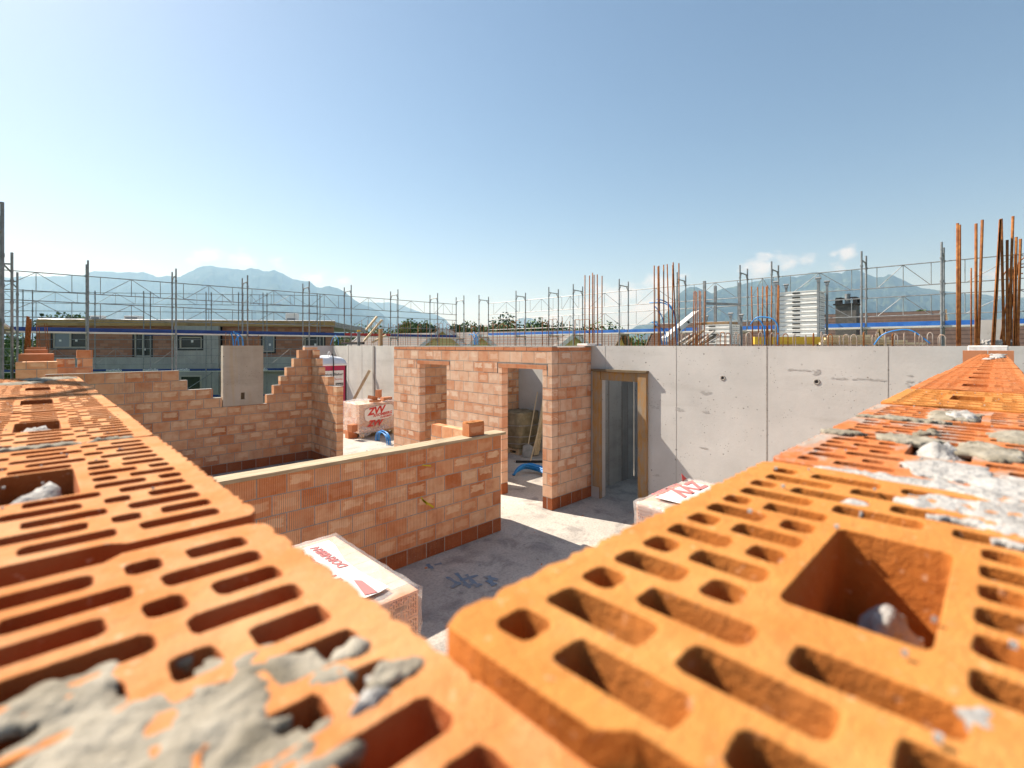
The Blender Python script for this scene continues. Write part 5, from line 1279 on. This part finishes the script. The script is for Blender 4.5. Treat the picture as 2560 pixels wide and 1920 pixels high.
names = ['broad tree in the row left of the rounded tree', 'rounded pale green tree standing above its neighbours', 'dark tree just right of the rounded tree', 'low tree filling the gap over the long roof', 'dense dark green tree left of the scaffold corner', 'tree directly behind the scaffold corner posts', 'large dark tree right of the scaffold corner', 'broad tree behind the second right scaffold frame', 'low spreading tree under the white clouds', 'dark tree over the rusty bars', 'last tree of the row towards the right', 'bushy tree above the leaning panel', 'small bush over the brown roof ridge', 'tree behind the left corner of the timber upright', 'tree above the red board', 'mid green tree behind the far lattice rail', 'thin tree between two clumps over the long roof']
T_ = [(945, 90, 822, 9), (1032, 85, 800, 7), (1075, 85, 808, 7), (1140, 90, 818, 9), (1180, 80, 806, 6), (1235, 80, 803, 7), (1290, 75, 800, 9), (1315, 78, 805, 7), (1370, 80, 808, 8), (1400, 85, 810, 9), (1470, 80, 812, 9), (1530, 75, 800, 11), (2300, 60, 779, 3), (905, 95, 818, 8), (990, 90, 818, 10), (1205, 95, 805, 8), (1345, 90, 816, 6)]
for i, ((u, d, v, w), nm) in enumerate(zip(T_, names)): tree(nm, u, d, v, w*1.5, 5200, 'leaf_dark' if i in (2, 4, 6, 9) else 'leaf', .34)
tree('small conifer rising over the brick block roof on the left', 105, 70, 778, 3.4, 1800, 'leaf_dark', .3, True)
tree('pale green bush over the roof edge of the brick block', 150, 75, 787, 8, 2400, 'leaf', .35)
for k, (u, d, v) in enumerate(((70, 33, 850), (10, 36, 862), (78, 45, 840), (-40, 40, 855))): tree(('green garden tree behind the ribbed brick stub', 'lowest garden tree at the far left edge', 'garden tree left of the brick block corner', 'garden tree outside the left scaffold')[k], u, d, v, 5.5, 2600, 'leaf', .22)
# far wood strip closing the valley
mb = MB()
for i in range(9000):
    u = random.uniform(-200, 2800); d = random.uniform(240, 420); z = random.uniform(-6.5, 4.5+2.5*noise.noise(Vector((u*.02, 0, 0)))); c = wp(u, d, z); s_ = 1.6
    a = Vector((random.gauss(0, 1), random.gauss(0, 1), random.gauss(0, 1))).normalized()*s_; b = a.cross(Vector((random.gauss(0, 1), random.gauss(0, 1), 1))).normalized()*s_*.7; mb.add([c-a, c-b, c+a, c+b], [(0, 1, 2, 3)])
tag(mb.build('far_wood', M['leaf_dark']), 'distant wood closing the valley floor', 'wood', kind='stuff')

# ------------------------------------------------------------------ mountains
def mountain(name, pts, D, depth, mat, seed, base=-6.5, amp=.03, step=4):
    us = []; u = pts[0][0]
    while u <= pts[-1][0]: us.append(u); u += step
    def vv(u):
        for (a, va), (b, vb) in zip(pts, pts[1:]):
            if a <= u <= b: return va+(vb-va)*(u-a)/(b-a)
        return pts[-1][1]
    rows_ = 46; vs = []; fs = []
    for i, u in enumerate(us):
        zr_ = zv(vv(u)-noise.fractal(Vector((u*.045, seed, 0)), .8, 2.1, 5)*2.6, D)
        for j in range(rows_+1):
            t = j/rows_
            if t <= .8: s_ = t/.8; d = D-depth*(1-s_); h = s_**1.15
            else: s_ = (t-.8)/.2; d = D+depth*.5*s_; h = 1-s_
            n = noise.fractal(Vector((u*.012*D/9000, d*.0011, seed)), .75, 2.2, 7)
            hh = base+(zr_-base)*max(0, h+(n*.16*math.sin(math.pi*min(1, h))))
            if t <= .8 and s_ < 1: hh = min(hh, base+(zr_-base)*(.25+.75*h)*.995)
            vs.append(tuple(wp(u, d, hh)))
    n = rows_+1
    for i in range(len(us)-1):
        for j in range(rows_): fs.append((i*n+j, i*n+j+1, (i+1)*n+j+1, (i+1)*n+j))
    me = bpy.data.meshes.new(name); me.from_pydata(vs, [], fs); me.materials.append(M[mat]); me.polygons.foreach_set('use_smooth', [True]*len(fs))
    o = bpy.data.objects.new(name, me); C.objects.link(o); tag(o, kind='structure'); return o
LM = [(-300,700),(-100,690),(0,692),(36,689),(110,687),(165,687),(205,686),(235,674),(285,676),(360,679),(395,689),(430,686),(445,689),(475,675),(500,663),(515,662),(560,666),(590,670),(610,674),(628,666),(640,669),(662,675),(684.5,671),(711.6,683),(733,693),(753,697),(773.5,699),(790,715),(805,716),(824,713),(848,718),(859,724),(876.5,740),(900,757),(933,770),(955,783),(978,805),(1010,835),(1040,868)]
mountain('mountain', LM, 9000, 3800, 'mount', 1.3)
LM2 = [(780,800),(860,775),(900,755),(911,751),(930,753),(955,755),(972,753),(991.5,757),(1009,761.5),(1030.6,770),(1063,782),(1078,781),(1095.7,787.5),(1113,797),(1135,820),(1170,868)]
mountain('mountain', LM2, 13000, 3000, 'mount', 5.3)
SM = [(1240,868),(1280,815),(1295,796),(1306,790),(1326,792),(1339,800),(1370,825),(1420,868)]
mountain('mountain', SM, 15000, 2500, 'mount', 9.1)
RM = [(1440,868),(1540,835),(1600,812),(1650,800),(1675,770),(1688,745),(1701,729),(1724.6,715),(1738.7,714),(1752.8,722),(1780,730),(1809,720),(1837,715),(1865.6,706),(1912.6,696),(1959.6,689),(1974,687),(1990,690.5),(2013.7,684.6),(2020.7,677.6),(2039.6,676),(2082,680),(2103.5,682),(2117.6,673),(2141,670),(2171.7,684.6),(2190,689),(2209,689),(2221,681),(2235,687),(2256,694),(2275,706),(2294,713),(2345,722),(2420,733),(2560,742),(2800,735)]
mountain('mountain', RM, 8200, 4200, 'mount_green', 12.7)

# ------------------------------------------------------------------ haze
mb = MB(); mb.box(-17500, 17500, -17500, 17500, -8, 1650); hz = mb.build('haze', bpy.data.materials.new('haze')); tag(hz, 'thin blue valley haze', 'haze', kind='stuff')
hm = hz.data.materials[0]; hm.use_nodes = True; hn = hm.node_tree; hn.nodes.clear(); ho = hn.nodes.new('ShaderNodeOutputMaterial'); hv = hn.nodes.new('ShaderNodeVolumePrincipled')
hv.inputs['Color'].default_value = (.38, .68, 1, 1); hv.inputs['Density'].default_value = .0001; hv.inputs['Anisotropy'].default_value = .2; hv.inputs['Absorption Color'].default_value = (1, 1, 1, 1)
hn.links.new(hv.outputs[0], ho.inputs['Volume'])
# ------------------------------------------------------------------ put every empty at the base of its thing
bpy.context.view_layer.update()
for o in [o for o in S.objects if o.type == 'EMPTY' and not o.parent and o.location.length < 1e-9]:
    lo = Vector((1e9,)*3); hi = Vector((-1e9,)*3)
    for c in o.children:
        for q in c.bound_box:
            w = c.matrix_world@Vector(q); lo = Vector(map(min, lo, w)); hi = Vector(map(max, hi, w))
    b = Vector(((lo.x+hi.x)/2, (lo.y+hi.y)/2, lo.z)); o.location = b
    for c in o.children: c.location = c.location-b
